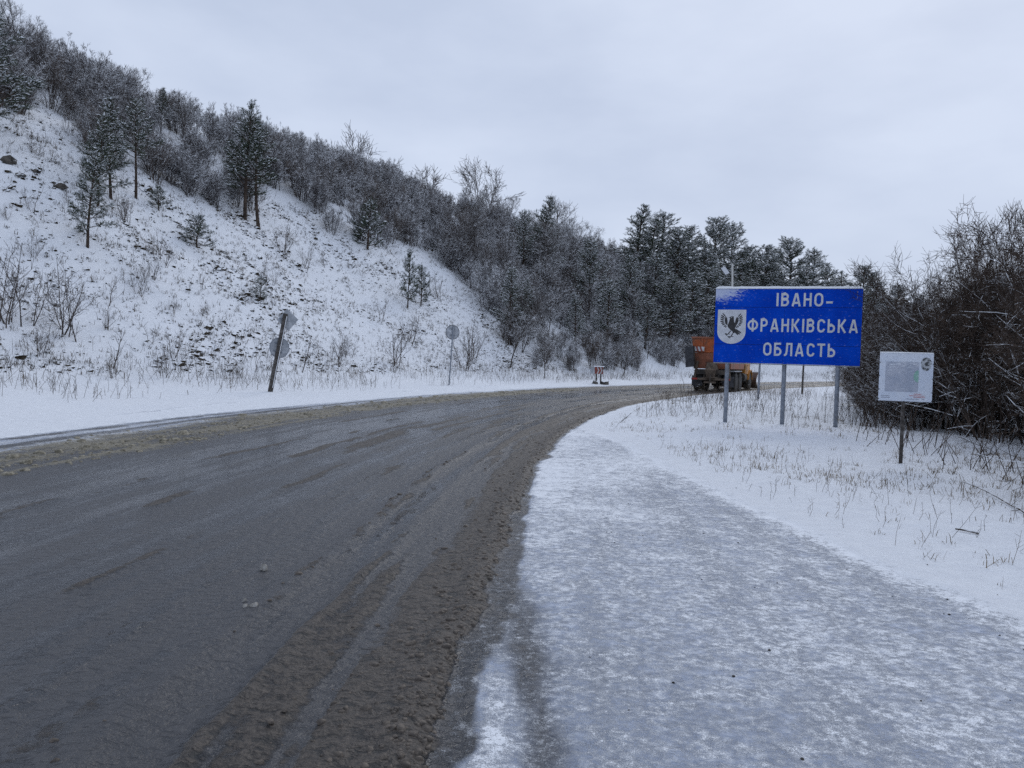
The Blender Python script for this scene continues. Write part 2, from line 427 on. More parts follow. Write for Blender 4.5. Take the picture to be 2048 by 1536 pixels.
# what lies on the paved ground, as functions of place: snow cover, brown slush, tan slush, relief
def fields(x, y, t=None, sarc=None):
    x = np.asarray(x, float); y = np.asarray(y, float)
    if t is None or sarc is None:
        t_, s_a = side_dist(R_EDGE, x, y)
        t = t_ if t is None else t; sarc = s_a
    lay, _ = side_dist(LAYBY, x, y)
    w = (fbm(x, y, 0.55, 4, 4.2) - 0.5)
    wf = (fbm(x, y, 0.16, 3, 6.2) - 0.5)
    wl_ = (fbm(x, y, 2.6, 3, 2.2) - 0.5)
    near = 1 - sstep(24, 40, y)
    te = t + 0.16 * w + 0.10 * wf + 0.12 * wl_ * near             # ragged edge
    inn = sstep(-0.03, 0.05, te)
    # brown slush thrown to the right edge and in ridges between the wheel tracks
    wid = 0.62 + 0.25 * sstep(8, 16, y) * (1 - sstep(26, 40, y))
    sb = inn * (1 - sstep(wid - 0.15, wid + 0.35, te)) * 0.95
    brk = fbm(x, y, 3.0, 3, 11.0)
    sb = np.maximum(sb, bump1(t + 0.10 * w, 0.92, 0.06) * 0.66)
    sb = np.maximum(sb, bump1(t + 0.12 * w + 0.06 * wf, 1.34, 0.09) * (0.5 + 0.5 * brk))
    sb = np.maximum(sb, bump1(t + 0.25 * w, 2.05, 0.30) * sstep(0.42, 0.62, brk) * 0.62)
    sb = np.maximum(sb, bump1(t + 0.5 * wl_ + 0.1 * w, 3.25, 0.20) * sstep(0.44, 0.60, fbm(x, y, 2.4, 3, 21.0)) * 0.75)
    sb = np.maximum(sb, bump1(t + 0.5 * wl_ + 0.1 * w, 4.6, 0.12) * sstep(0.46, 0.62, fbm(x, y, 2.0, 3, 31.0)) * 0.7)
    for c_, w_, a_, o_ in ((2.75, 0.05, 0.85, 71), (3.7, 0.06, 0.9, 72), (4.1, 0.05, 0.8, 73), (5.3, 0.07, 0.8, 74)):      # thin broken ridges between the wheel paths
        sb = np.maximum(sb, bump1(t + 0.35 * wl_ + 0.08 * w, c_, w_ + 0.002 * y) * sstep(0.45, 0.56, fbm(sarc * 0.4, t * 0 + c_, 1.0, 3, o_)) * a_)
    sb = np.maximum(sb, 0.36 * sstep(34, 52, y) * sstep(0, 1.0, t))
    tl = t + 0.5 * wl_ + 0.25 * w
    sy = sstep(5.5, 6.3, tl) * (1 - sstep(7.75, 8.45, tl)) * (0.66 + 0.5 * (fbm(x, y, 1.1, 3, 14) - 0.5))
    sy = sy * (1 - 0.5 * sstep(34, 60, y))
    # wheel paths: long streaks along the road, treads pressed into the slush
    st = 0.65 * fbm(sarc * 0.045, t + 0.15 * wl_, 0.17, 3, 44) + 0.35 * fbm(sarc * 0.10, t, 0.06, 2, 45)
    sb = np.clip(sb + 0.42 * sstep(0.52, 0.70, st + 0.12 * wf) * sstep(0.1, 0.9, t) * (1 - 0.55 * sstep(1.6, 3.0, t)), 0, 1) * (1 - 0.75 * sstep(0.54, 0.42, st) * sstep(0.25, 0.6, t))
    tread = (0.5 + 0.5 * np.sin(sarc * 2 * math.pi / 0.105 + 9 * w + 14 * t)) * (bump1(t, 0.72, 0.12) + bump1(t, 1.18, 0.13) + 0.6 * bump1(t, 1.75, 0.12))
    wet = np.clip(0.5 + 4.2 * (st - 0.5) + 0.35 * bump1(t, 1.05, 0.12) + 0.95 * bump1(t + 0.4 * wl_, 4.5, 0.95) + 0.3 * bump1(t, 2.4, 0.25) + 1.1 * (fbm(x, y, 2.2, 3, 52) - 0.5) - 0.22, 0, 1)
    # left edge: greasy grey strip, then the snowy shoulder with one ploughed wheel mark
    sy = sy * np.clip(0.35 + 1.5 * (st - 0.15), 0.3, 1.15)
    cov = 0.52 * sstep(6.8, 8.1, tl + 0.3 * w) + 0.48 * sstep(8.0, 9.5, tl + 0.4 * w)
    mark = bump1(t + 0.25 * w + 0.15 * wl_, 9.15 - 0.02 * y, 0.24) * (1 - sstep(17, 30, y)) + 0.7 * bump1(t + 0.2 * w, 8.25, 0.16) * (1 - sstep(22, 36, y))
    cov = np.where(t > 7, np.clip(cov - (0.42 + 0.7 * w) * mark - 0.30 * bump1(t + 0.6 * wl_, 10.2, 0.22) * sstep(0.5, 0.62, brk), 0, 1), cov)
    # right: grey rim, lay-by under a thin patchy skin of snow, one dark wheel mark beside the camera
    o = -te
    rim = sstep(0.0, 0.10 + 0.12 * (1 - sstep(6, 11, y)), o)
    thin = 0.56 + 0.14 * sstep(5.5, 12, y) + 0.24 * (fbm(x, y, 1.9, 3, 17) - 0.5) + 0.06 * sstep(0.8, 0.2, o)
    lay_in = sstep(0.0, 0.55, lay + 0.16 * w)                     # 1 inside the lay-by
    c_r = rim * (thin * lay_in + 1.0 * (1 - lay_in))
    nearcam = 1 - sstep(4.7, 6.4, y)
    oc = np.interp(y, [2.4, 3, 4, 5, 6], [0.50, 0.43, 0.34, 0.24, 0.10])
    track = bump1(o + 0.03 * wf, oc, 0.12) ** 0.7 * nearcam
    white = bump1(o + 0.12 * w, 0.22, 0.08) * (1 - sstep(3.5, 4.3, y))
    c_r = np.clip(c_r + 0.20 * white - 0.17 * track, 0, 1)
    c_r = np.where(o > 0, np.maximum(c_r, 0.36), c_r)
    far_edge = sstep(19, 23, y)
    c_r = np.maximum(c_r, far_edge * sstep(0.05, 0.5, o))
    cov = np.where(t < 1.0, np.maximum(np.where(te < 0, c_r, 0), 0), cov)
    # relief in metres
    h = 0.018 * sb * (0.35 + 1.5 * fbm(x, y, 0.10, 3, 8.0)) + 0.03 * bump1(te, 0.12, 0.10) * (0.3 + fbm(x, y, 0.2, 3, 3.0)) * inn
    h = h + 0.030 * bump1(t + 0.07 * w, 1.34, 0.10) * (0.3 + fbm(x, y, 0.16, 3, 3.6)) + 0.016 * bump1(t + 0.05 * w, 0.92, 0.08)
    h = h + 0.035 * sy * fbm(x, y, 0.22, 4, 9.0) + 0.03 * bump1(tl, 6.9, 0.3) * fbm(x, y, 0.4, 3, 2.0)
    h = h + cov * 0.018 * (0.3 + fbm(x, y, 0.5, 4, 1.0)) - 0.010 * track
    h = h + 0.020 * tread * sb + 0.006 * np.clip(st - 0.45, 0, 1) * sstep(0.2, 0.8, t)
    return np.clip(cov, 0, 1), np.clip(sb, 0, 1), np.clip(sy, 0, 1), h, wet

def put_attrs(me, **k):
    for n, v in k.items():
        a = me.attributes.new(n, 'FLOAT', 'POINT'); a.data.foreach_set('value', np.ascontiguousarray(v, np.float32))

def grid_faces(nu, nv):
    i = np.arange(nu - 1)[:, None] * nv + np.arange(nv - 1)[None]
    return np.stack([i, i + nv, i + nv + 1, i + 1], -1).reshape(-1, 4)

def graded(a, lo, hi, b, step, grow=1.16):
    c = list(np.arange(lo, hi + 1e-6, step)); s = step; x = c[-1]
    while x < b: s *= grow; x += s; c.append(x)
    s = step; x = c[0]; pre = []
    while x > a: s *= grow; x -= s; pre.append(x)
    return np.array(pre[::-1] + c)

# ------------------------------------------------------------------ ground, lay-by, road
gx = graded(-1800, -44, 72, 1800, 0.42); gy = graded(-400, -6, 128, 2600, 0.42)
X, Y = np.meshgrid(gx, gy, indexing='ij'); X = X.ravel(); Y = Y.ravel()
Z = ground_z(X, Y)
tt, _ = side_dist(R_EDGE, X, Y); ll, _ = side_dist(LAYBY, X, Y)
paved = ((tt > -0.40) & (tt < ROAD_W + 3.0)) | ((tt <= 0) & (ll > -0.25) & (Y < 22))
Z = np.where(paved, Z - 0.10, Z) - 0.006
me = mesh_np('ground', np.stack([X, Y, Z], 1), grid_faces(len(gx), len(gy)), M['ground'], True)
put_attrs(me, cov=np.ones(len(X)), sb=np.zeros(len(X)), sy=np.zeros(len(X)), wet=np.zeros(len(X)))
tag(link('ground', me), kind='structure')

lx = np.arange(-1.2, 5.0, 0.05); ly = np.concatenate([np.arange(-3, 1.5, 0.15), np.arange(1.5, 23.6, 0.065)])
X, Y = np.meshgrid(lx, ly, indexing='ij')
nu, nv = X.shape; X = X.ravel(); Y = Y.ravel()
tq, _ = side_dist(R_EDGE, X, Y); lq, _ = side_dist(LAYBY, X, Y)
c, a, b_, h, wt = fields(X, Y, tq)
over = sstep(0.0, -0.9, lq) + sstep(22.0, 23.4, Y)
Zl = h + np.where(lq < 0.3, np.maximum(ground_z(X, Y), 0) * sstep(0.1, -0.5, lq), 0) + 0.004 - 0.012 * np.clip(over, 0, 1) - 0.05 * sstep(0.05, 0.5, tq)
Fq = grid_faces(nu, nv)
keep = (tq[Fq].min(1) < 0.5) & (lq[Fq].max(1) > -0.95)
me = mesh_np('lay_by', np.stack([X, Y, Zl], 1), Fq[keep], M['ground'], True)
put_attrs(me, cov=c, sb=a, sy=b_, wet=wt)
tag(link('lay_by', me), kind='structure')

# the road and its left shoulder, swept along the right edge
seg = np.diff(R_EDGE, axis=0); Ls = np.concatenate([[0], np.cumsum(np.hypot(seg[:, 0], seg[:, 1]))])
s0 = float(np.interp(0, R_EDGE[:, 1], Ls))
sv = [-9.0]
while sv[-1] < 215:
    sv.append(sv[-1] + (0.25 if sv[-1] < 1.2 else max(0.055, (sv[-1]) * 0.0085)))
sv = np.array(sv) + s0
cx = np.interp(sv, Ls, R_EDGE[:, 0]); cy = np.interp(sv, Ls, R_EDGE[:, 1])
tx = np.gradient(cx, sv); ty = np.gradient(cy, sv); nn = np.hypot(tx, ty); tx /= nn; ty /= nn
ks = np.ones(9) / 9
tv = np.concatenate([np.arange(-0.92, -0.2, 0.06), np.arange(-0.2, 2.4, 0.04), np.arange(2.4, 8.4, 0.07), np.arange(8.4, ROAD_W + 3.31, 0.10)])
X = cx[:, None] - ty[:, None] * tv[None]; Y = cy[:, None] + tx[:, None] * tv[None]
nu, nv = X.shape; Tt = np.broadcast_to(tv[None], X.shape).ravel(); X = X.ravel(); Y = Y.ravel()
c, a, b_, h, wt = fields(X, Y, Tt, np.repeat(sv, nv))
edge = sstep(ROAD_W + 0.4, ROAD_W + 2.2, Tt)
Zr = h + 0.010 + edge * np.maximum(ground_z(X, Y), -0.02) - 0.03 * sstep(ROAD_W + 2.9, ROAD_W + 3.3, Tt) + np.where(Tt < 0, ground_z(X, Y), 0) - 0.0055 * sstep(-0.5, -0.9, Tt) - 0.02 * sstep(-0.75, -0.92, Tt) * sstep(21, 23, Y)
me = mesh_np('road', np.stack([X, Y, Zr], 1), grid_faces(nu, nv)[:, ::-1], M['ground'], True)
put_attrs(me, cov=c, sb=a, sy=b_, wet=wt)
tag(link('road', me), kind='structure')

# ------------------------------------------------------------------ plant builders
class Tubes:
    """tapered tubes along polylines; polylines of equal length are turned into rings together"""
    def __init__(s): s.g = {}
    def add(s, pts, rad, k=3): s.g.setdefault((len(pts), k), []).append((pts, rad))
    def mesh(s, name, mat, smooth=False):
        V, Fq, n0 = [], [], 0
        for (m, k), L in s.g.items():
            pts = np.array([p for p, _ in L], float); rad = np.array([r for _, r in L], float); n = len(L)
            d = np.gradient(pts, axis=1); d /= np.linalg.norm(d, axis=2, keepdims=True) + 1e-9
            ref = np.where((np.abs(d[:, :1, 2:]) < 0.8), np.array([0.31, 0.17, 0.94]), np.array([0.95, 0.3, 0.1]))
            u = np.cross(d, np.broadcast_to(ref, d.shape)); u /= np.linalg.norm(u, axis=2, keepdims=True) + 1e-9
            w = np.cross(d, u); a = np.arange(k) * 2 * math.pi / k + 0.4
            ring = (u[:, :, None] * np.cos(a)[:, None] + w[:, :, None] * np.sin(a)[:, None]) * rad[:, :, None, None] + pts[:, :, None]
            V.append(ring.reshape(-1, 3))
            i = np.arange(m - 1)[:, None] * k; j = np.arange(k)[None]
            q = np.stack([i + j, i + (j + 1) % k, i + k + (j + 1) % k, i + k + j], -1).reshape(-1, 4)
            Fq.append((np.arange(n)[:, None, None] * (m * k) + q[None]).reshape(-1, 4) + n0); n0 += n * m * k
        return mesh_np(name, np.vstack(V), np.vstack(Fq), mat, smooth)

def nrm(v): return v / (math.sqrt(v[0] * v[0] + v[1] * v[1] + v[2] * v[2]) + 1e-9)

def branch_line(R, base, d, length, n, wob, up):
    pts = [np.array(base, float)]; d = nrm(np.array(d, float))
    for i in range(n):
        d = nrm(d + R.normal(0, wob, 3) + np.array([0, 0, up]))
        pts.append(pts[-1] + d * length / n)
    return np.array(pts)

def side_dir(R, d, ang):
    e = R.normal(0, 1, 3)
    a = nrm(np.array([d[1] * e[2] - d[2] * e[1], d[2] * e[0] - d[0] * e[2], d[0] * e[1] - d[1] * e[0]])); return nrm(d * math.cos(ang) + a * math.sin(ang))

def bare_plant(seed, height, stems, spread, levels, kids, r0, twig_r, up=0.06, wob=0.10, clear=0.15, split=False, arch=0.0):
    """bare shrub or tree: stems, then branches, then twigs"""
    R = np.random.default_rng(seed); big, fine = Tubes(), Tubes()
    def grow(base, d, L, r, lev):
        n = 5 if lev == 0 else (4 if lev == 1 else (3 if lev < levels else 2))
        pts = branch_line(R, base, d, L, n, wob * (1 + 0.35 * lev), up - (arch if lev else arch * 0.5))
        tip = max(twig_r * 0.6, r * (0.25 if lev < levels else 0.5))
        (big if lev <= (1 if split else 0) else fine).add(pts, np.linspace(r, tip, n + 1), 5 if lev == 0 else 3)
        if lev >= levels: return
        k = kids[lev]; k = int(k * (0.7 + 0.6 * R.random()))
        for j in range(k):
            f = clear + (1 - clear) * ((j + R.random()) / k) if lev == 0 else 0.15 + 0.85 * R.random()
            x = f * n; i = min(int(x), n - 1); q = pts[i] + (pts[i + 1] - pts[i]) * (x - i); dd = nrm(pts[i + 1] - pts[i])
            rr = max(twig_r, (r + (tip - r) * f) * 0.58)
            LL = L * (0.56 - 0.42 * f) * (0.7 + 0.6 * R.random()) if lev == 0 else L * (0.58 - 0.3 * f) * (0.6 + 0.8 * R.random())
            grow(q, side_dir(R, dd, math.radians(R.uniform(22, 58))), max(LL, 0.05 * height), rr, lev + 1)
    for i in range(stems):
        a = R.uniform(0, 2 * math.pi); t = spread * R.uniform(0.15, 1.0) if stems > 1 else spread * 0.2
        d = (math.cos(a) * math.sin(t), math.sin(a) * math.sin(t), math.cos(t))
        b = (math.cos(a) * 0.12 * stems ** 0.5 * R.random(), math.sin(a) * 0.12 * stems ** 0.5 * R.random(), -0.12)
        grow(b, d, height * R.uniform(0.62, 0.98), r0 * R.uniform(0.6, 1.0), 0)
    return big, fine

def pine_parts(seed, H, crown_from, width, density=1.0, snowy=0.6, lean=0.03, shape=0.75):
    """Scots pine: trunk and limbs, brush-like needle sprays, snow lying on the sprays"""
    R = np.random.default_rng(seed); wood = Tubes(); tufts = []
    tr = branch_line(R, (0, 0, -0.2), (R.normal(0, lean), R.normal(0, lean), 1), H + 0.2, 9, 0.025, 0.02)
    r_b = 0.016 * H + 0.02
    wood.add(tr, np.linspace(r_b, 0.012, 10), 6)
    def at(z):
        x = np.clip((z + 0.2) / (H + 0.2), 0, 0.999) * 9; i = int(x); return tr[i] + (tr[i + 1] - tr[i]) * (x - i)
    z = H * crown_from
    while z < H - 0.10:
        f = (z - H * crown_from) / (H * (1 - crown_from))
        L = width * ((1 - f) ** shape * (0.45 + 0.55 * min(1, f * 4 + 0.45))) * 1.05 + 0.10
        k = R.integers(4, 7) if f > 0.12 else R.integers(2, 5)
        a0 = R.uniform(0, 6.28)
        for j in range(k):
            a = a0 + j * 6.28 / k + R.normal(0, 0.25); l = L * R.uniform(0.55, 1.15)
            el = 0.15 + 0.75 * f + R.normal(0, 0.10)
            d = np.array([math.cos(a) * math.cos(el), math.sin(a) * math.cos(el), math.sin(el)])
            pl = branch_line(R, at(z + R.normal(0, 0.06)), d, l, 4, 0.07, 0.05)
            wood.add(pl, np.linspace(0.012 + 0.014 * l, 0.006, 5), 4)
            m = max(2, int(l * 8 * density))
            for q in range(m):
                g = (0.25 if f < 0.35 else 0.12) + 0.88 * ((q + R.random()) / m) ** 0.8; g = min(g, 0.999)
                x = g * 4; i = int(x); b = pl[i] + (pl[i + 1] - pl[i]) * (x - i); dd = nrm(pl[i + 1] - pl[i])
                sd = side_dir(R, dd, math.radians(R.uniform(25, 60))); sd[2] = sd[2] * 0.5 + 0.15; sd = nrm(sd)
                ll = (0.16 + 0.34 * l * (1 - g)) * R.uniform(0.7, 1.3)
                wood.add(np.array([b, b + sd * ll]), [0.007, 0.005], 3)
                for e in range(1 + int(ll / 0.24)):
                    p = b + sd * ll * (1 - e * 0.24 / max(ll, 0.24))
                    tufts.append((p, nrm(sd + R.normal(0, 0.28, 3) + np.array([0, 0, 0.22]))))
            tufts.append((pl[-1], nrm(pl[-1] - pl[-2] + np.array([0, 0, 0.1]))))
        z += (0.30 + 0.20 * R.random()) * (0.75 + 0.25 * H / 6)
    tufts.append((tr[-1], np.array([0, 0, 1.0])))
    for q in range(5):
        a = q * 1.26; tufts.append((tr[-1] - [0, 0, 0.12], nrm(np.array([math.cos(a) * 0.5, math.sin(a) * 0.5, 0.9]))))
    T = np.array([t[0] for t in tufts]); D = np.array([t[1] for t in tufts]); n = len(T)
    # needles: thin blades standing off each spray axis
    k = 20
    axis = T[:, None] - D[:, None] * 0.10 + D[:, None] * (R.random((n, k, 1)) * 0.26)
    rnd = R.normal(0, 1, (n, k, 3)); rnd -= (rnd * D[:, None]).sum(-1, keepdims=True) * D[:, None]
    rnd /= np.linalg.norm(rnd, axis=-1, keepdims=True) + 1e-9
    dirn = rnd * 0.80 + D[:, None] * 0.6; dirn /= np.linalg.norm(dirn, axis=-1, keepdims=True)
    ln = (0.09 + 0.06 * R.random((n, k, 1)))
    sidev = np.cross(dirn, R.normal(0, 1, (n, k, 3))); sidev /= np.linalg.norm(sidev, axis=-1, keepdims=True) + 1e-9
    w = 0.0095
    nv = np.stack([axis - sidev * w, axis + sidev * w, axis + dirn * ln], 2).reshape(-1, 3)
    nf = np.arange(len(nv)).reshape(-1, 3)
    # snow pads
    on = R.random(n) < snowy; S, DS = T[on], D[on]; m = len(S)
    hor = DS.copy(); hor[:, 2] *= 0.35; hor /= np.linalg.norm(hor, axis=1)[:, None] + 1e-9
    sd = np.cross(hor, [0, 0, 1.0]); sd /= np.linalg.norm(sd, axis=1)[:, None] + 1e-9
    c0 = S + DS * 0.03 + [0, 0, 0.035]
    la = (0.09 + 0.09 * R.random(m))[:, None]; wa = (0.030 + 0.035 * R.random(m))[:, None]; ha = (0.018 + 0.022 * R.random(m))[:, None]
    U = np.array([0, 0, 1.0])
    sv_ = np.stack([c0 + hor * la, c0 + sd * wa - U * ha * 0.3, c0 - hor * la * 0.9, c0 - sd * wa - U * ha * 0.3, c0 + U * ha, c0 - U * ha * 0.5], 1)
    sf = np.array([[0, 1, 4], [1, 2, 4], [2, 3, 4], [3, 0, 4], [1, 0, 5], [2, 1, 5], [3, 2, 5], [0, 3, 5]])
    sfa = (np.arange(m)[:, None, None] * 6 + sf[None]).reshape(-1, 3)
    nm = 'pine_%d' % seed
    return (wood.mesh('trunk', M['pine_bark']), mesh_np('crown', nv, nf, M['needles']), mesh_np('snow', sv_.reshape(-1, 3), sfa, M['snow']))

# ------------------------------------------------------------------ shared plant shapes
PINES = [pine_parts(101, 6.0, 0.22, 1.55, 1.0, 0.55), pine_parts(102, 6.0, 0.12, 1.7, 1.05, 0.65), pine_parts(103, 6.0, 0.42, 1.75, 1.05, 0.55, 0.06),
         pine_parts(104, 6.0, 0.18, 2.1, 1.0, 0.9), pine_parts(105, 6.0, 0.25, 1.9, 1.0, 0.8, shape=0.55), pine_parts(106, 6.0, 0.15, 2.4, 0.9, 0.85, shape=0.45)]
YOUNG = [pine_parts(111, 2.4, 0.10, 0.80, 1.2, 0.6), pine_parts(112, 2.4, 0.16, 0.65, 1.1, 0.6)]
def joined(b, f):
    t = Tubes()
    for src in (b, f):
        for key, L in src.g.items(): t.g.setdefault(key, []).extend(L)
    return t
SHRUBS = [joined(*bare_plant(200 + i, 3.1, 9 + i % 3, 0.44, 3, (9, 6, 4), 0.032, 0.0075, up=0.09)).mesh('frosted_shrub', M['twig_hill']) for i in range(6)]
BROWN = [joined(*bare_plant(230 + i, 3.2, 13, 0.40, 3, (8, 5, 4), 0.026, 0.0070, up=0.09, wob=0.07)).mesh('brown_shrub', M['twig_brown']) for i in range(4)]
TREES = []
for i in range(6):
    b_, f_ = bare_plant(260 + i, 6.0, 1 + i % 3, 0.34, 3, (20, 8, 5), 0.070, 0.0075, up=0.07, wob=0.08, clear=0.22)
    TREES.append((b_.mesh('trunk', M['bark'], True), f_.mesh('crown', M['twig_mid'])))
SAPLINGS = [joined(*bare_plant(300 + i, 2.0, 1 + (i % 3) * 2, 0.5, 2, (9, 5), 0.022, 0.0048, up=0.08, wob=0.12, clear=0.15)).mesh('bare_bush', M['twig_brown']) for i in range(6)]
THICK = []
for i in range(5):
    b_, f_ = bare_plant(330 + i, 3.8, 11, 0.58, 4, (9, 5, 4, 3), 0.024, 0.0036, up=0.045, wob=0.085, split=True, arch=0.008)
    R = np.random.default_rng(345 + i)
    for j in range(9):                                             # long arching boughs that carry a line of snow
        a = R.uniform(0, 6.28); el = R.uniform(0.2, 0.9)
        pl = branch_line(R, (0, 0, R.uniform(0.5, 1.9)), (math.cos(a) * math.cos(el), math.sin(a) * math.cos(el), math.sin(el)), R.uniform(1.0, 2.0), 7, 0.09, -0.07)
        b_.add(pl, np.linspace(0.013, 0.005, 8), 4)
        for q in range(2, 7):
            b_.add(branch_line(R, pl[q], side_dir(R, nrm(pl[q] - pl[q - 1]), 0.7), R.uniform(0.2, 0.55), 3, 0.1, -0.02), [0.007, 0.006, 0.005, 0.004], 3)
    THICK.append((b_.mesh('stems', M['bough']), f_.mesh('twigs', M['twig_dark'])))

def place_tree(name, parts, names, p, scale, rotz, label, cat, group=None, tilt=(0, 0)):
    e = link(name, None, loc=(p[0], p[1], p[2]))
    e.rotation_euler = (tilt[0], tilt[1], rotz); e.scale = (scale,) * 3 if np.isscalar(scale) else scale
    tag(e, label, cat, group)
    for nme, me in zip(names, parts):
        c_ = link(nme, me, e)
        if nme == 'snow': c_['kind'] = 'stuff'
    return e

def height_px(p, vtop):
    """height of something standing at p whose top shows at picture row vtop"""
    u, v = project(p); return (v - vtop) / F_PX * p[1]

PN = ('trunk', 'crown', 'snow')
k_p = 0
def pine(u, vb, vt, kind, label, wide=1.0, young=False, group=None, tilt=(0, 0)):
    global k_p; k_p += 1
    p = hit(u, vb); h = height_px(p, vt); H0 = 2.4 if young else 6.0
    s = h / H0
    return place_tree('young_pine' if young else 'pine_tree', (YOUNG if young else PINES)[kind], PN, p - [0, 0, 0.05], (s * wide, s * wide, s), k_p * 2.4,
                      label, 'pine', group, tilt)

pine(-14, 300, 28, 4, 'large snow-dusted pine cut off by the left edge of the view', 1.15)
pine(175, 497, 296, 1, 'slender young pine on the open snow slope, lowest of the left cluster', 0.85)
pine(196, 415, 232, 0, 'bushy green pine at the left side of the cluster on the snow slope', 0.95)
pine(222, 398, 203, 1, 'tallest pine in the middle of the cluster on the snow slope', 0.85)
pine(272, 397, 205, 2, 'pine with bare leaning trunk and high crown, right in the cluster', 0.8, tilt=(0, 0.10))
pine(322, 268, 176, 0, 'pine top standing out against the sky above the thicket', 0.8)
pine(518, 458, 240, 2, 'right one of two tall pines standing close together at the thicket edge', 0.9)
pine(490, 440, 212, 0, 'left and taller one of two pines close together at the thicket edge', 0.95)
pine(393, 496, 428, 0, 'small bushy pine alone on the snow below the pine pair', 1.3, True)
pine(520, 603, 552, 1, 'tiny pine sapling on the open snow above the leaning signs', 1.0, True)
pine(318, 425, 372, 1, 'low young pine on the snow right of the leaning trunk', 1.3, True)
pine(815, 617, 505, 1, 'thin young pine low on the bank left of its twin, above the round sign', 0.6, True)
pine(842, 612, 530, 0, 'thin young pine low on the bank right of its twin, above the round sign', 0.7, True)
pine(735, 500, 398, 0, 'small snow-dusted pine in the thicket above the middle of the bank', 0.9, True)
pine(1080, 560, 396, 1, 'dark pine rising from the thicket, taller one of the middle pair', 1.0)
pine(1045, 555, 425, 4, 'dark pine rising from the thicket, shorter one of the middle pair', 0.9)
pine(1022, 690, 540, 4, 'pine at the lower left edge of the woods with a bare lower trunk', 0.75)
pine(1052, 660, 560, 0, 'small pine in the woods just right of the bare-trunked pine', 0.85)
pine(1178, 640, 490, 5, 'snow-laden pine on the slope left of the snowy rock gap', 0.8)
pine(1212, 690, 560, 3, 'snow-laden pine low on the slope with heavy drooping sprays', 0.9)
pine(1258, 655, 520, 5, 'snow-laden pine beneath the tall ridge pines', 0.8)
pine(1150, 690, 585, 3, 'snow-laden low pine behind the red chevron board', 0.8)
ROW = [(1268, 560, 411, 1), (1297, 575, 438, 0), (1325, 570, 431, 4), (1352, 600, 470, 5), (1382, 590, 457, 4), (1425, 585, 445, 5), (1460, 590, 450, 4),
       (1500, 610, 495, 4), (1528, 615, 498, 5), (1580, 615, 486, 5), (1622, 625, 503, 4), (1655, 630, 526, 1), (1682, 635, 543, 0), (1722, 640, 538, 5), (1756, 645, 546, 1),
       (1545, 620, 520, 3), (1605, 640, 530, 3), (1478, 610, 500, 0), (1400, 610, 490, 3), (1310, 640, 505, 3), (1340, 690, 560, 5), (1375, 680, 545, 3), (1415, 670, 540, 5), (1290, 700, 590, 3), (1450, 660, 545, 3),
       (1490, 660, 560, 5), (1530, 665, 570, 3), (1570, 660, 565, 5), (1640, 660, 575, 3), (1690, 665, 580, 5), (1740, 668, 585, 3), (1790, 650, 575, 5), (1840, 655, 590, 3), (1900, 660, 600, 5)]
ORD = ['leftmost', 'second from the left', 'third from the left', 'fourth from the left', 'fifth from the left', 'sixth from the left', 'seventh from the left', 'eighth from the left',
       'seventh from the right', 'sixth from the right', 'fifth from the right', 'fourth from the right', 'third from the right', 'second from the right', 'rightmost']
for i, (u, vb, vt, k) in enumerate(ROW):
    pine(u, vb, vt, k, ('ridge pine against the sky in the wood behind the blue sign, ' + ORD[i]) if i < 15 else 'snowy pine inside the dense pine wood behind the blue sign, below the ridge pines',
         1.25 + 0.35 * ((i * 7) % 5) / 5, group='pines of the wood behind the blue sign')

# thicket of bare shrubs on the bank
BU = [-200, 0, 120, 190, 300, 400, 480, 600, 700, 850, 950, 1010, 1060, 1100, 1300, 1420, 1700, 2300]
BV = [225, 225, 222, 330, 372, 405, 440, 452, 492, 506, 590, 690, 748, 752, 752, 735, 715, 700]
ft = FOOT; fl = np.concatenate([[0], np.cumsum(np.hypot(*np.diff(ft, axis=0).T))])
cand = []
R7 = np.random.default_rng(77)
while len(cand) < 3400:
    s_ = R7.uniform(70, 245); d_ = R7.uniform(0.8, 29)
    bx, by = np.interp(s_, fl, ft[:, 0]), np.interp(s_, fl, ft[:, 1]); nx, ny = np.interp(s_ + 0.5, fl, ft[:, 0]) - bx, np.interp(s_ + 0.5, fl, ft[:, 1]) - by
    n_ = math.hypot(nx, ny); cand.append((bx - ny / n_ * d_, by + nx / n_ * d_, d_, s_))
cand = np.array(cand); cz = ground_z(cand[:, 0], cand[:, 1])
cu, cv = project(np.stack([cand[:, 0], cand[:, 1], cz], 1))
ok = (cv < np.interp(cu, BU, BV)) & (cu > -60) & (cu < 2000) & (cand[:, 1] > 5)
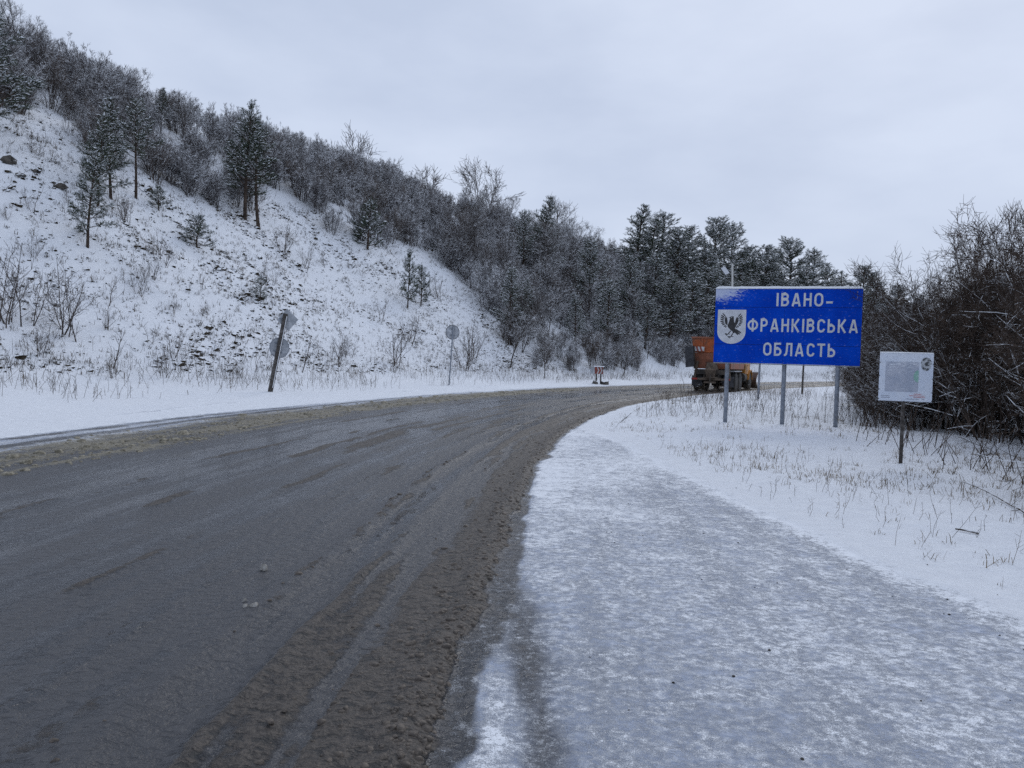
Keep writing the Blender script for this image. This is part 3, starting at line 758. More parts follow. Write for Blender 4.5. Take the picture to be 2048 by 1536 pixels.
# shrubs hidden behind the crest show nothing: keep those on the slope and on its brow
ok &= cand[:, 2] < np.interp(cand[:, 3], [90, 130, 155], [28.5, 28.5, 23])
idx = np.where(ok)[0]
n_shrub = n_brown = n_tree = 0; rest = []
R7.shuffle(idx)
for q, i in enumerate(idx):
    p = (cand[i, 0], cand[i, 1], cz[i] - 0.05); u, d_ = cu[i], cand[i, 2]
    far = sstep(60, 120, p[1])
    r = R7.random()
    if r < (0.42 if u > 930 else 0.14) and n_tree < 150:
        k = R7.integers(0, 6); n_tree += 1
        place_tree('bare_tree', TREES[k], ('trunk', 'crown'), p, R7.uniform(0.65, 1.05) * (0.72 if d_ > 14 else 1.0), R7.uniform(0, 6.28),
                   'bare grey tree among the leafless woods on the bank', 'tree', 'bare trees of the woods on the bank', (R7.normal(0, 0.08), R7.normal(0, 0.08)))
    elif (0.18 < fbm(np.array([p[0]]), np.array([p[1]]), 7, 2, 40)[0] - 0.36 or (u > 900 and r < 0.65)) and n_brown < 140:
        n_brown += 1
        o = link('brown_shrub', BROWN[R7.integers(0, 4)], loc=p, rotz=R7.uniform(0, 6.28), scale=R7.uniform(0.55, 1.0))
        tag(o, 'brown leafless shrub of upright rods in the thicket on the bank', 'shrub', 'brown shrubs of the bank thicket')
    elif n_shrub < 295:
        n_shrub += 1
        o = link('frosted_shrub', SHRUBS[R7.integers(0, 6)], loc=p, rotz=R7.uniform(0, 6.28), scale=R7.uniform(0.65, 1.15) * (0.75 if d_ < 6 else 1.0))
        tag(o, 'grey frosted leafless shrub in the thicket on the bank', 'shrub', 'frosted shrubs of the bank thicket')
    else:
        rest.append((*p, R7.uniform(0, 6.28), R7.uniform(0.5, 1.0) * (0.7 if d_ < 6 else 1.0)))
print('thicket', n_shrub, n_brown, n_tree, len(rest))

def scatter(name, sources, pts, label, cat):
    """one stuff object: copies of the source meshes on points (x, y, z, turn, size)"""
    pts = np.array(pts, np.float32)
    me = bpy.data.meshes.new(name); me.vertices.add(len(pts)); me.vertices.foreach_set('co', pts[:, :3].ravel())
    for n, v in (('turn', pts[:, 3]), ('size', pts[:, 4]), ('pick', rng.integers(0, len(sources), len(pts)))):
        a = me.attributes.new(n, 'FLOAT' if n != 'pick' else 'INT', 'POINT')
        a.data.foreach_set('value', np.ascontiguousarray(v, np.int32 if n == 'pick' else np.float32))
    o = link(name, me)
    c = bpy.data.collections.new(name + '_shapes')
    for i, m in enumerate(sources): c.objects.link(bpy.data.objects.new('%s_shape_%d' % (name, i), m))
    nt = bpy.data.node_groups.new(name, 'GeometryNodeTree')
    nt.interface.new_socket('Geometry', in_out='INPUT', socket_type='NodeSocketGeometry')
    nt.interface.new_socket('Geometry', in_out='OUTPUT', socket_type='NodeSocketGeometry')
    N = nt.nodes; L = nt.links
    gi, go = N.new('NodeGroupInput'), N.new('NodeGroupOutput')
    ip, ci = N.new('GeometryNodeInstanceOnPoints'), N.new('GeometryNodeCollectionInfo')
    ci.inputs['Collection'].default_value = c; ci.inputs['Separate Children'].default_value = True; ci.inputs['Reset Children'].default_value = True
    def att(n, t):
        q = N.new('GeometryNodeInputNamedAttribute'); q.data_type = t; q.inputs['Name'].default_value = n; return q.outputs[0]
    xyz = N.new('ShaderNodeCombineXYZ'); L.new(att('turn', 'FLOAT'), xyz.inputs['Z'])
    L.new(gi.outputs[0], ip.inputs['Points']); L.new(ci.outputs[0], ip.inputs['Instance'])
    ip.inputs['Pick Instance'].default_value = True; L.new(att('pick', 'INT'), ip.inputs['Instance Index'])
    L.new(xyz.outputs[0], ip.inputs['Rotation']); L.new(att('size', 'FLOAT'), ip.inputs['Scale'])
    L.new(ip.outputs[0], go.inputs[0])
    md = o.modifiers.new('scatter', 'NODES'); md.node_group = nt
    return tag(o, label, cat, kind='stuff')

scatter('thicket_undergrowth', SHRUBS + BROWN, rest, 'tangled frosted undergrowth filling the thicket on the bank', 'undergrowth')
# trees that stand out above the brow
for (u, vb, vt, k, lab) in [(235, 235, 118, 2, 'wide bare tree crown on the hilltop near the left, against the sky'),
                            (372, 300, 182, 5, 'thin bare upright tree above the brow between the two pine groups'),
                            (655, 330, 212, 1, 'tallest bare tree sticking out of the ridge, pale thin branches'),
                            (805, 360, 272, 4, 'dark bare tree on the ridge right of the tallest bare tree'),
                            (968, 400, 326, 2, 'fan-shaped bare tree on the ridge above the middle of the road'),
                            (1100, 440, 396, 5, 'bare tree on the ridge left of the ridge pines')]:
    p = hit(u, vb); h = height_px(p, vt)
    place_tree('bare_tree', TREES[k], ('trunk', 'crown'), p - [0, 0, 0.1], h / 6.3, u * 0.7, lab, 'tree')
# thin saplings scattered over the open snow
n_s = 0
while n_s < 44:
    u = R7.uniform(10, 960); v = R7.uniform(np.interp(u, BU, BV) + 15, 765)
    if v > 765: continue
    p = hit(u, v)
    if p[2] < 0.3: continue
    n_s += 1
    tag(link('thin_sapling', SAPLINGS[R7.integers(0, 6)], loc=p - [0, 0, 0.03], rotz=R7.uniform(0, 6.28), scale=R7.uniform(0.25, 0.75)),
        'thin bare sapling scattered on the open snow of the bank', 'sapling', 'thin saplings on the open snow')
# two leaning trunks by the far road edge and one beside them
for (u, vb, vt, k, tl, lab) in [(1247, 752, 640, 3, (0.0, 0.30), 'dark trunk leaning right at the road edge right of the chevron board'),
                                (1205, 740, 640, 0, (0.0, -0.28), 'dark trunk leaning left behind the chevron board'),
                                (1018, 735, 560, 0, (0.0, 0.04), 'bare multi-stemmed tree at the foot of the woods, leftmost'),
                                (1090, 757, 640, 3, (0.0, 0.03), 'slim dark bare tree straight at the foot of the woods')]:
    p = hit(u, vb); h = height_px(p, vt)
    place_tree('bare_tree', TREES[k], ('trunk', 'crown'), p - [0, 0, 0.1], h / 6.3, 0.6, lab, 'tree', tilt=tl)
# saplings and small bushes on the open snow
SAP = [(20, 655, 490, 2, 'bare forked bush at the left edge of the view on the snow'), (55, 660, 520, 1, 'crooked bare bush second from the left edge on the snow'),
       (122, 670, 520, 2, 'dark many-branched bush on the lower left snow slope'), (158, 690, 560, 0, 'thin bare sapling right of the dark many-branched bush'),
       (216, 617, 525, 3, 'thin upright sapling alone on the upper snow slope'), (222, 737, 625, 0, 'single bare sapling with forked top near the foot of the bank'),
       (72, 315, 255, 4, 'rounded bare bush high on the left snow slope'), (128, 242, 215, 1, 'tiny bare bush just below the hilltop thicket'),
       (345, 715, 640, 4, 'pale thin bush low on the bank left of the leaning sign'), (245, 440, 380, 2, 'spindly bush under the pine cluster'),
       (568, 508, 440, 2, 'dark bushy shrub below the pine pair'), (610, 540, 490, 1, 'small shrub right of the dark bushy shrub'),
       (672, 730, 655, 5, 'tangled bush between the two road signs, lower left'), (700, 715, 660, 4, 'tangled bush between the two road signs, middle'),
       (650, 535, 495, 4, 'small bare bush on the snow under the thicket edge'), (790, 730, 640, 5, 'dense grey bush left of the round sign'),
       (820, 690, 610, 4, 'upright bare bush above the dense grey bush'), (930, 740, 660, 2, 'dark shrub just right of the round sign'),
       (945, 715, 640, 5, 'bare shrub right of the round sign, further up'), (512, 745, 690, 3, 'low bush at the foot of the leaning sign'),
       (600, 745, 640, 0, 'slim curved sapling right of the leaning sign'), (880, 600, 540, 4, 'small bush at the right end of the open snow'),
       (760, 640, 590, 1, 'small bare bush on the open snow above the grey bush'), (300, 690, 640, 1, 'frail sapling on the snow right of the forked sapling'),
       (60, 705, 650, 3, 'short bare bush near the bottom left of the bank')]
for i, (u, vb, vt, k, lab) in enumerate(SAP):
    p = hit(u, vb); h = height_px(p, vt)
    o = link('bare_bush', SAPLINGS[k], loc=p - [0, 0, 0.03], rotz=i * 1.7, scale=h / 1.75)
    tag(o, lab, 'bush')

# ------------------------------------------------------------------ thicket to the right of the lay-by
R8 = np.random.default_rng(88)
n_t = 0; spots = []
def thick_front(y):
    return float(np.interp(y, [4, 8, 11, 13.8, 15.3, 21.9, 30, 42], [6.3, 6.9, 7.15, 7.7, 7.9, 9.9, 13.4, 18.9]))
while n_t < 150:
    y = R8.uniform(6.5, 40); x = thick_front(y) + 0.3 + 7.0 * R8.random() ** 1.25
    if x / y > 0.86 or math.hypot(x - 6.4, y - 12.4) < 2.5 or (abs(x - 6.9) < 3.9 and -3.3 < y - 18.4 + 0.35 * (x - 6.9) < 2.4) or (x < 8.6 and 12.4 > y > 8 and x / y < 0.62) or any((x - a) ** 2 + (y - b) ** 2 < 0.36 for a, b in spots): continue
    spots.append((x, y)); n_t += 1
    z = float(ground_z(np.array([x]), np.array([y]))[0])
    front = x - thick_front(y) < 1.4
    sc = R8.uniform(0.80, 1.02) * (0.62 if front else 1.0) * np.interp(y, [6, 11, 14, 22, 40], [1.40, 1.40, 1.20, 1.06, 1.0])
    tall = 1 + 0.28 * float(np.clip((x / y - 0.54) / 0.10, 0, 1))
    lab = ('dark leafless shrub at the front of the thicket right of the lay-by' if front else 'dark leafless shrub deep in the thicket right of the lay-by')
    place_tree('dark_shrub', THICK[R8.integers(0, 5)], ('stems', 'twigs'), (x, y, z - 0.05), (sc, sc, sc * tall), R8.uniform(0, 6.28), lab, 'shrub',
               'front shrubs of the right-hand thicket' if front else 'inner shrubs of the right-hand thicket')

# ------------------------------------------------------------------ dry grass, weeds, clods, crumbs (nobody could count them)
def blades(P, hgt, lean, width, seed, segs=2):
    """thin bent blades: P (n,3) roots, hgt (n,) heights"""
    R = np.random.default_rng(seed); n = len(P)
    a = R.uniform(0, 6.28, n); d = np.stack([np.cos(a), np.sin(a), np.zeros(n)], 1)
    b = R.uniform(0, 6.28, n); sd = np.stack([np.cos(b), np.sin(b), np.zeros(n)], 1)
    l = np.abs(R.normal(0, lean, n))[:, None]
    mid = P + d * l * hgt[:, None] * 0.35 + np.array([0, 0, 1.0]) * hgt[:, None] * 0.6
    top = P + d * l * hgt[:, None] * 1.1 + np.array([0, 0, 1.0]) * hgt[:, None] * np.clip(1 - l * 0.35, 0.35, 1)
    w = (width * R.uniform(0.6, 1.3, n))[:, None]
    V = np.stack([P - sd * w, P + sd * w, mid - sd * w * 0.8, mid + sd * w * 0.8, top], 1).reshape(-1, 3)
    f = np.array([[0, 1, 3], [0, 3, 2], [2, 3, 4]])
    return V, (np.arange(n)[:, None, None] * 5 + f[None]).reshape(-1, 3)

def stuff(name, V, Fc, mat, label, cat, smooth=False):
    return tag(link(name, mesh_np(name, V, Fc, mat, smooth)), label, cat, kind='stuff')

# straw sticking through the snow on the right verge
R9 = np.random.default_rng(99)
P = []
while len(P) < 1500:
    y = R9.uniform(4.5, 30) ; y = 4.5 + (y - 4.5) * R9.random() ** 0.5
    lx_ = float(np.interp(y, LAYBY[:, 1], LAYBY[:, 0])) if y < 20 else float(np.interp(y, R_EDGE[:, 1], R_EDGE[:, 0])) + 0.3
    x = R9.uniform(lx_ + 0.25, thick_front(y) + 1.5)
    k = fbm(np.array([x]), np.array([y]), 1.5, 3, 50)[0]
    if R9.random() < sstep(0.44, 0.66, k) + 0.06: P.append((x, y, k))
P = np.array(P); rep = R9.integers(2, 9, len(P))
Q = np.repeat(P, rep, 0); Q[:, :2] += R9.normal(0, 0.045, (len(Q), 2)); z = ground_z(Q[:, 0], Q[:, 1])
V, Fc = blades(np.stack([Q[:, 0], Q[:, 1], z - 0.01], 1), R9.gamma(2.2, 0.026, len(Q)) + 0.025, 0.9, 0.0030, 1)
stuff('dry_grass', V, Fc, M['straw'], 'sparse straw-coloured grass poking through the snow on the right verge', 'grass')

# knee-high dead weeds: stalk with a few side twigs
def weeds(name, pts, hmin, hmax, seed, mat, label, r=0.0035):
    R = np.random.default_rng(seed); T = Tubes()
    for (x, y, z) in pts:
        h = R.uniform(hmin, hmax) * R.uniform(0.5, 1); a = R.uniform(0, 6.28); l = abs(R.normal(0, 0.42))
        tip = np.array([x + math.cos(a) * l * h, y + math.sin(a) * l * h, z + h])
        b = np.array([x, y, z - 0.02]); T.add([b, (b + tip) / 2 + R.normal(0, 0.02, 3), tip], [r, r * 0.8, r * 0.5], 3)
        for j in range(R.integers(1, 5)):
            q = b + (tip - b) * R.uniform(0.35, 1.0); d = R.normal(0, 1, 3); d[2] = abs(d[2]) + 0.4; d = nrm(d) * h * R.uniform(0.12, 0.35)
            T.add([q, q + d], [r * 0.7, r * 0.5], 3)
    return tag(link(name, T.mesh(name, mat)), label, 'weeds', kind='stuff')

pts = []
while len(pts) < 4200:
    s_ = R9.uniform(66, 190); d_ = R9.normal(-0.5, 1.2)
    bx, by = np.interp(s_, fl, ft[:, 0]), np.interp(s_, fl, ft[:, 1]); nx, ny = np.interp(s_ + 0.5, fl, ft[:, 0]) - bx, np.interp(s_ + 0.5, fl, ft[:, 1]) - by
    n_ = math.hypot(nx, ny); x, y = bx - ny / n_ * d_, by + nx / n_ * d_
    if d_ < -3.2 or R9.random() > sstep(0.34, 0.58, fbm(np.array([x]), np.array([y]), 2.2, 3, 60)[0]) + 0.12: continue
    pts.append((x, y))
pts = np.array(pts); pts = np.column_stack([pts, ground_z(pts[:, 0], pts[:, 1])])
weeds('dead_weeds', pts, 0.15, 0.75, 3, M['weed'], 'fringe of dead weeds along the foot of the bank', 0.0055)
pts = []
while len(pts) < 900:
    y = R9.uniform(17.5, 42); xr = float(np.interp(y, R_EDGE[:, 1], R_EDGE[:, 0])); x = xr + 1.2 + abs(R9.normal(2.5, 2.2))
    if x > thick_front(y) + 1 or (y < 20 and x < 6.2): continue
    if R9.random() > sstep(0.36, 0.60, fbm(np.array([x]), np.array([y]), 2.4, 3, 70)[0]) + 0.05: continue
    pts.append((x, y))
pts = np.array(pts); pts = np.column_stack([pts, ground_z(pts[:, 0], pts[:, 1])])
weeds('verge_weeds', pts, 0.2, 0.85, 4, M['weed'], 'dead weeds and grass tufts on the verge behind the blue sign', 0.004)
pts = []
while len(pts) < 150:
    y = 4.8 + 10 * R9.random() ** 1.3; lx_ = float(np.interp(y, LAYBY[:, 1], LAYBY[:, 0])); x = lx_ + 0.15 + abs(R9.normal(0.8, 0.9))
    if x < thick_front(y): pts.append((x, y))
pts = np.array(pts); pts = np.column_stack([pts, ground_z(pts[:, 0], pts[:, 1])])
weeds('verge_stalks', pts, 0.10, 0.42, 5, M['weed'], 'thin brown stalks standing in the snow beside the lay-by', 0.0022)
# straight young shoots in front of the thicket
T = Tubes()
for i in range(130):
    y = R9.uniform(8.5, 24); x = thick_front(y) + R9.normal(-0.1, 0.35); z = float(ground_z(np.array([x]), np.array([y]))[0]); h = R9.uniform(0.35, 1.5)
    T.add(branch_line(R9, (x, y, z - 0.03), (R9.normal(0, 0.30), R9.normal(0, 0.30), 1), h, 3, 0.09, 0.02), [0.007, 0.006, 0.004, 0.003], 3)
tag(link('thicket_shoots', T.mesh('thicket_shoots', M['twig_dark'])), 'thin upright shoots along the front of the right-hand thicket', 'shoots', kind='stuff')

def lumps(P, size, seed, n=7, flat=0.55, jit=0.28, up=None):
    """low-poly lumps: two rings and a top point"""
    R = np.random.default_rng(seed); m = len(P)
    a = np.arange(n) * 2 * math.pi / n
    yaw = R.uniform(0, 6.28, m)[:, None] if up is None else up[:, None]
    el = R.uniform(0.55, 1.0, m)[:, None]
    V = []
    for rr, zz in ((1.0, -0.35), (0.78, 0.45)):
        r = rr * (1 + R.normal(0, jit, (m, n)))
        lx_ = r * np.cos(a)[None]; ly_ = r * np.sin(a)[None] * el
        x = lx_ * np.cos(yaw) - ly_ * np.sin(yaw); y = lx_ * np.sin(yaw) + ly_ * np.cos(yaw)
        z = np.full((m, n), zz * flat) + R.normal(0, 0.12 * flat, (m, n))
        V.append(np.stack([x, y, z], -1))
    top = np.zeros((m, 1, 3)); top[:, 0, 2] = flat * (0.8 + R.normal(0, 0.12, m)); top[:, 0, :2] = R.normal(0, 0.15, (m, 2))
    V = np.concatenate(V + [top], 1) * size[:, None, None] + P[:, None]
    f = []
    for k in range(n):
        k2 = (k + 1) % n; f += [[k, k2, n + k2], [k, n + k2, n + k], [n + k, n + k2, 2 * n]]
    f = np.array(f)
    return V.reshape(-1, 3), (np.arange(m)[:, None, None] * (2 * n + 1) + f[None]).reshape(-1, 3)

# turf clods and tussocks that the snow on the bank has not covered
C = []
while len(C) < 6500:
    s_ = R9.uniform(58, 135, 4000); d_ = 0.4 + 20 * R9.random(4000)
    bx, by = np.interp(s_, fl, ft[:, 0]), np.interp(s_, fl, ft[:, 1]); nx, ny = np.interp(s_ + 0.5, fl, ft[:, 0]) - bx, np.interp(s_ + 0.5, fl, ft[:, 1]) - by
    n_ = np.hypot(nx, ny); x = bx - ny / n_ * d_; y = by + nx / n_ * d_
    k = fbm(x, y, 3.0, 4, 80)
    good = R9.random(4000) < sstep(0.35, 0.75, k) * 0.35 + 0.22
    z = ground_z(x, y); u, v = project(np.stack([x, y, z], 1))
    good &= (u > -80) & (u < 1150) & (y > 5) & (v > np.interp(u, BU, BV) - 40)
    C += list(np.stack([x, y, z, np.arctan2(ny, nx), k], 1)[good])
C = np.array(C)[:6500]
size = np.clip(R9.gamma(1.4, 0.027, len(C)) + 0.018, 0, 0.24) * (0.62 + sstep(0.5, 0.75, C[:, 4]) * 0.8)
V, Fc = lumps(C[:, :3] + np.column_stack([np.zeros((len(C), 2)), -0.10 * size]), size, 6, flat=0.75, up=C[:, 3])
stuff('bank_clods', V, Fc, M['clod'], 'dark turf clods and tussocks half covered by snow on the bank', 'clods')
k_ = R9.integers(0, len(C), 6000); Q = C[k_, :3] + np.column_stack([R9.normal(0, 0.30, (6000, 2)), np.zeros(6000)])
Q[:, 2] = ground_z(Q[:, 0], Q[:, 1]); Q = np.repeat(Q, 5, 0); Q[:, :2] += R9.normal(0, 0.05, (len(Q), 2))
V, Fc = blades(Q, R9.gamma(3, 0.045, len(Q)) + 0.04, 1.0, 0.0075, 12)
stuff('bank_grass', V, Fc, M['weed'], 'withered grass tufts sticking out of the snow on the bank', 'grass')

# slush crumbs on the road edges
def on_road(s_, t_):
    x = np.interp(s_, Ls, R_EDGE[:, 0]); y = np.interp(s_, Ls, R_EDGE[:, 1]); x2 = np.interp(s_ + 0.3, Ls, R_EDGE[:, 0]); y2 = np.interp(s_ + 0.3, Ls, R_EDGE[:, 1])
    n_ = np.hypot(x2 - x, y2 - y); return x - (y2 - y) / n_ * t_, y + (x2 - x) / n_ * t_
M['brown_slush'] = mat_plain('brown_slush', (0.052, 0.041, 0.032), (0.13, 0.105, 0.082), 0.6, 30, bump=0.006)
M['tan_slush'] = mat_plain('tan_slush', (0.13, 0.115, 0.08), (0.32, 0.29, 0.22), 0.7, 20, bump=0.006)
n = 3400
s_ = s0 + 2.3 + 30 * R9.random(n) ** 1.9; t_ = np.where(R9.random(n) < 0.72, np.abs(R9.normal(0.06, 0.13, n)), R9.uniform(0, 0.7, n))
t_ = np.where(R9.random(n) < 0.16, 1.34 + R9.normal(0, 0.09, n), t_)
x, y = on_road(s_, t_); _, a_, _, h_, _ = fields(x, y)
kk = a_ > 0.25; P = np.stack([x, y, h_ + 0.008], 1)[kk]
V, Fc = lumps(P, np.clip(R9.gamma(1.5, 0.006, len(P)) + 0.004, 0, 0.032), 7, n=7, flat=0.7, jit=0.16)
stuff('slush_crumbs', V, Fc, M['brown_slush'], 'brown crumbs of slush along the right edge of the road', 'slush', True)
n = 1300
s_ = s0 + 7 + 34 * R9.random(n) ** 1.4; t_ = np.where(R9.random(n) < 0.6, 6.7 + R9.normal(0, 0.35, n), R9.uniform(5.9, 8.1, n))
x, y = on_road(s_, t_); _, _, b2, h_, _ = fields(x, y)
kk = b2 > 0.3; P = np.stack([x, y, h_ + 0.010], 1)[kk]
V, Fc = lumps(P, np.clip(R9.gamma(1.4, 0.020, len(P)) + 0.01, 0, 0.14), 8, n=7, flat=0.55, jit=0.2)
stuff('tan_slush_lumps', V, Fc, M['tan_slush'], 'tan lumps of frozen slush along the left lane edge', 'slush', True)
n = 80
P = np.stack([R9.uniform(0.4, 3.6, n), 2.6 + 9 * R9.random(n) ** 1.4], 1); hh = fields(P[:, 0], P[:, 1])[3]
V, Fc = lumps(np.column_stack([P, hh + 0.006]), R9.uniform(0.003, 0.010, n), 9, n=6, flat=0.8)
stuff('grit', V, Fc, M['clod'] if False else mat_plain('grit', (0.015, 0.013, 0.012), (0.05, 0.042, 0.036), 0.8, 40), 'dark grit scattered on the snowy lay-by', 'grit')
# four pale lumps of snow lying on the asphalt
M['dirty_snow'] = mat_plain('dirty_snow', (0.20, 0.19, 0.17), (0.36, 0.35, 0.33), 0.85, 25, bump=0.01)
for i, (u, v, r, lab) in enumerate([(528, 1138, 0.034, 'pale lump of snow alone on the asphalt, furthest of the four'), (508, 1216, 0.033, 'largest pale lump of snow in the group of three on the asphalt'),
                                    (491, 1214, 0.022, 'smaller pale lump of snow left of the largest one'), (489, 1202, 0.016, 'smallest pale lump of snow behind the other two')]):
    d = ray(u, v); p = np.array([0, 0, CAM_H]) + d * ((0.02 - CAM_H) / d[2])
    V, Fc = lumps(np.zeros((1, 3)), np.array([r]), 40 + i, n=10, flat=1.0, jit=0.16)
    o = link('snow_lump', mesh_np('snow_lump', V, Fc, M['dirty_snow'], True), loc=(p[0], p[1], 0.02 + r * 0.25)); tag(o, lab, 'snow lump')
# bare stones on the bank
M['rock'] = mat_plain('rock', (0.035, 0.031, 0.027), (0.11, 0.098, 0.085), 0.9, 3, bump=0.04, snow=0.38)
for i, (u, v, r, lab) in enumerate([(18, 325, 0.36, 'big dark rock at the left edge of the upper snow slope'), (118, 373, 0.32, 'dark flat rock on the snow slope left of the pine cluster'),
                                    (72, 345, 0.20, 'small dark rock between the two larger rocks on the slope'), (40, 352, 0.17, 'small dark rock below the big rock at the left edge'),
                                    (1240, 495, 0.9, 'dark rock outcrop under the ridge pines with snow on its ledges')]):
    p = hit(u, v); V, Fc = lumps(np.zeros((1, 3)), np.array([r]), 60 + i, n=13, flat=0.85, jit=0.30)
    tag(link('rock', mesh_np('rock', V, Fc, M['rock']), loc=p, rotz=-0.6), lab, 'rock')

# ------------------------------------------------------------------ blue region sign
M['blue'] = None
def mat_blue(zt):
    m, N, L, b = new_mat('blue_sign_film'); g = G(N, L); P = g.coord('Object')
    c = g.mix(g.ramp(g.noise(P, 1.4, 4, 0.6), 0.4, 0.65), (0.0012, 0.044, 0.42), (0.0016, 0.060, 0.51))
    # snow blown onto the upper left corner and specks over the face
    x = N.new('ShaderNodeSeparateXYZ'); L.new(P, x.inputs[0])
    left = g.ramp(x.outputs[0], -0.6, -1.7); top = g.ramp(x.outputs[2], zt - 0.52, zt - 0.02)
    k = g.math('MULTIPLY', left, top)
    n = g.noise(g.mapping(P, (14, 14, 30)), 1.0, 4, 0.65)
    k = g.ramp(g.math('MULTIPLY_ADD', k, 0.50, n), 0.60, 0.88)
    sp = g.ramp(g.noise(P, 26, 2, 0.5), 0.735, 0.77)
    k = g.math('MAXIMUM', g.math('MULTIPLY', k, 0.75), g.math('MULTIPLY', sp, 0.35))
    c = g.mix(k, c, (0.62, 0.68, 0.78))
    L.new(c, b.inputs['Base Color']); g._in(b.inputs['Roughness'], g.mixf(k, 0.55, 0.85)); b.inputs['Specular IOR Level'].default_value = 0.04
    return m
M['white_film'] = mat_plain('white_sign_film', (0.50, 0.52, 0.56), (0.58, 0.60, 0.64), 0.5, 6)
M['black_film'] = mat_plain('black_sign_film', (0.012, 0.012, 0.014), (0.022, 0.022, 0.025), 0.5, 8)
M['galv'] = mat_plain('galvanised_steel', (0.19, 0.215, 0.26), (0.27, 0.30, 0.345), 0.5, 9, metal=0.25, dirt=(0.16, 0.17, 0.19))
M['sign_back'] = mat_plain('grey_sign_back', (0.30, 0.32, 0.35), (0.42, 0.44, 0.47), 0.55, 5, dirt=(0.55, 0.58, 0.62))
M['dark_wood'] = mat_plain('weathered_wood', (0.035, 0.030, 0.027), (0.085, 0.074, 0.066), 0.85, 18, bump=0.006, snow=0.36, dirt=(0.14, 0.13, 0.125), dirt_scale=7)
M['concrete'] = mat_plain('pale_concrete', (0.42, 0.42, 0.40), (0.55, 0.55, 0.53), 0.8, 6)

BL, TL_, BR, TR = at_depth(1426, 722, 19.3), at_depth(1433, 575, 19.3), at_depth(1719, 735, 18.2), at_depth(1727, 579, 18.2)
sl = (BL + TL_) / 2; sr = (BR + TR) / 2
SW = math.hypot(sr[0] - sl[0], sr[1] - sl[1]); z0s, z1s = (BL[2] + BR[2]) / 2, (TL_[2] + TR[2]) / 2
cx_, cy_ = (sl[0] + sr[0]) / 2, (sl[1] + sr[1]) / 2
gz = float(ground_z(np.array([cx_]), np.array([cy_]))[0])
print('sign', SW, z0s, z1s, gz)
sign = link('region_sign', None, loc=(cx_, cy_, gz), rotz=math.atan2(sr[1] - sl[1], sr[0] - sl[0]))
tag(sign, 'big blue region sign with white lettering and a bird shield on three posts', 'road sign')
zb, zt = z0s - gz, z1s - gz; SH = zt - zb
M['blue'] = mat_blue(zt)
for i, px_ in enumerate((-0.40, 0.0, 0.36)):
    MB().cyl((px_ * SW, 0.075, -0.5), (px_ * SW, 0.075, zt - 0.12), 0.052, n=14).build('post', M['galv'], sign, True)
xs = -0.013 * SW
for r in range(4):
    za, zc = zb + SH * r / 4 + 0.004, zb + SH * (r + 1) / 4 - 0.004
    for (xa, xb) in ((-SW / 2, xs - 0.0015), (xs + 0.0015, SW / 2)):
        MB().box(((xa + xb) / 2, 0, (za + zc) / 2), (xb - xa, 0.022, zc - za)).build('panel', M['blue'], sign, bevel=0.004)
MB().box((0, 0.0128, (zb + zt) / 2), (SW * 0.992, 0.003, SH * 0.985)).build('back_sheet', M['black_film'], sign)
for r in (0.12, 0.5, 0.88):
    MB().box((0, 0.021, zb + SH * r), (SW * 0.97, 0.012, 0.06)).build('back_rail', M['galv'], sign)
MB().box((0, 0.012, zb - 0.012), (SW, 0.05, 0.022)).build('bottom_rail', M['galv'], sign, bevel=0.004)
# snow along the top edge
n = 90; V = []; Fc = []
R5 = np.random.default_rng(15)
xx = np.linspace(-SW / 2 - 0.01, SW / 2 + 0.01, n)
top = 0.028 + 0.045 * fbm(xx, xx * 0, 0.5, 3, 3) * sstep(0, 0.08, xx + SW / 2) * (0.6 + 0.8 * sstep(0.3, -1.2, xx)); top[0] = top[-1] = 0.006
for i in range(n):
    V += [(xx[i], -0.028, zt - 0.012), (xx[i], -0.030, zt + top[i] * 0.45), (xx[i], 0.005, zt + top[i]), (xx[i], 0.05, zt + top[i] * 0.5), (xx[i], 0.05, zt + 0.002)]
for i in range(n - 1):
    for k in range(5): Fc.append([i * 5 + k, (i + 1) * 5 + k, (i + 1) * 5 + (k + 1) % 5, i * 5 + (k + 1) % 5])
Fc += [[0, 1, 2, 3, 4], [(n - 1) * 5 + k for k in (4, 3, 2, 1, 0)]]
mb = MB(); mb.add(V, Fc); mb.build('snow_cap', M['snow'], sign, True)

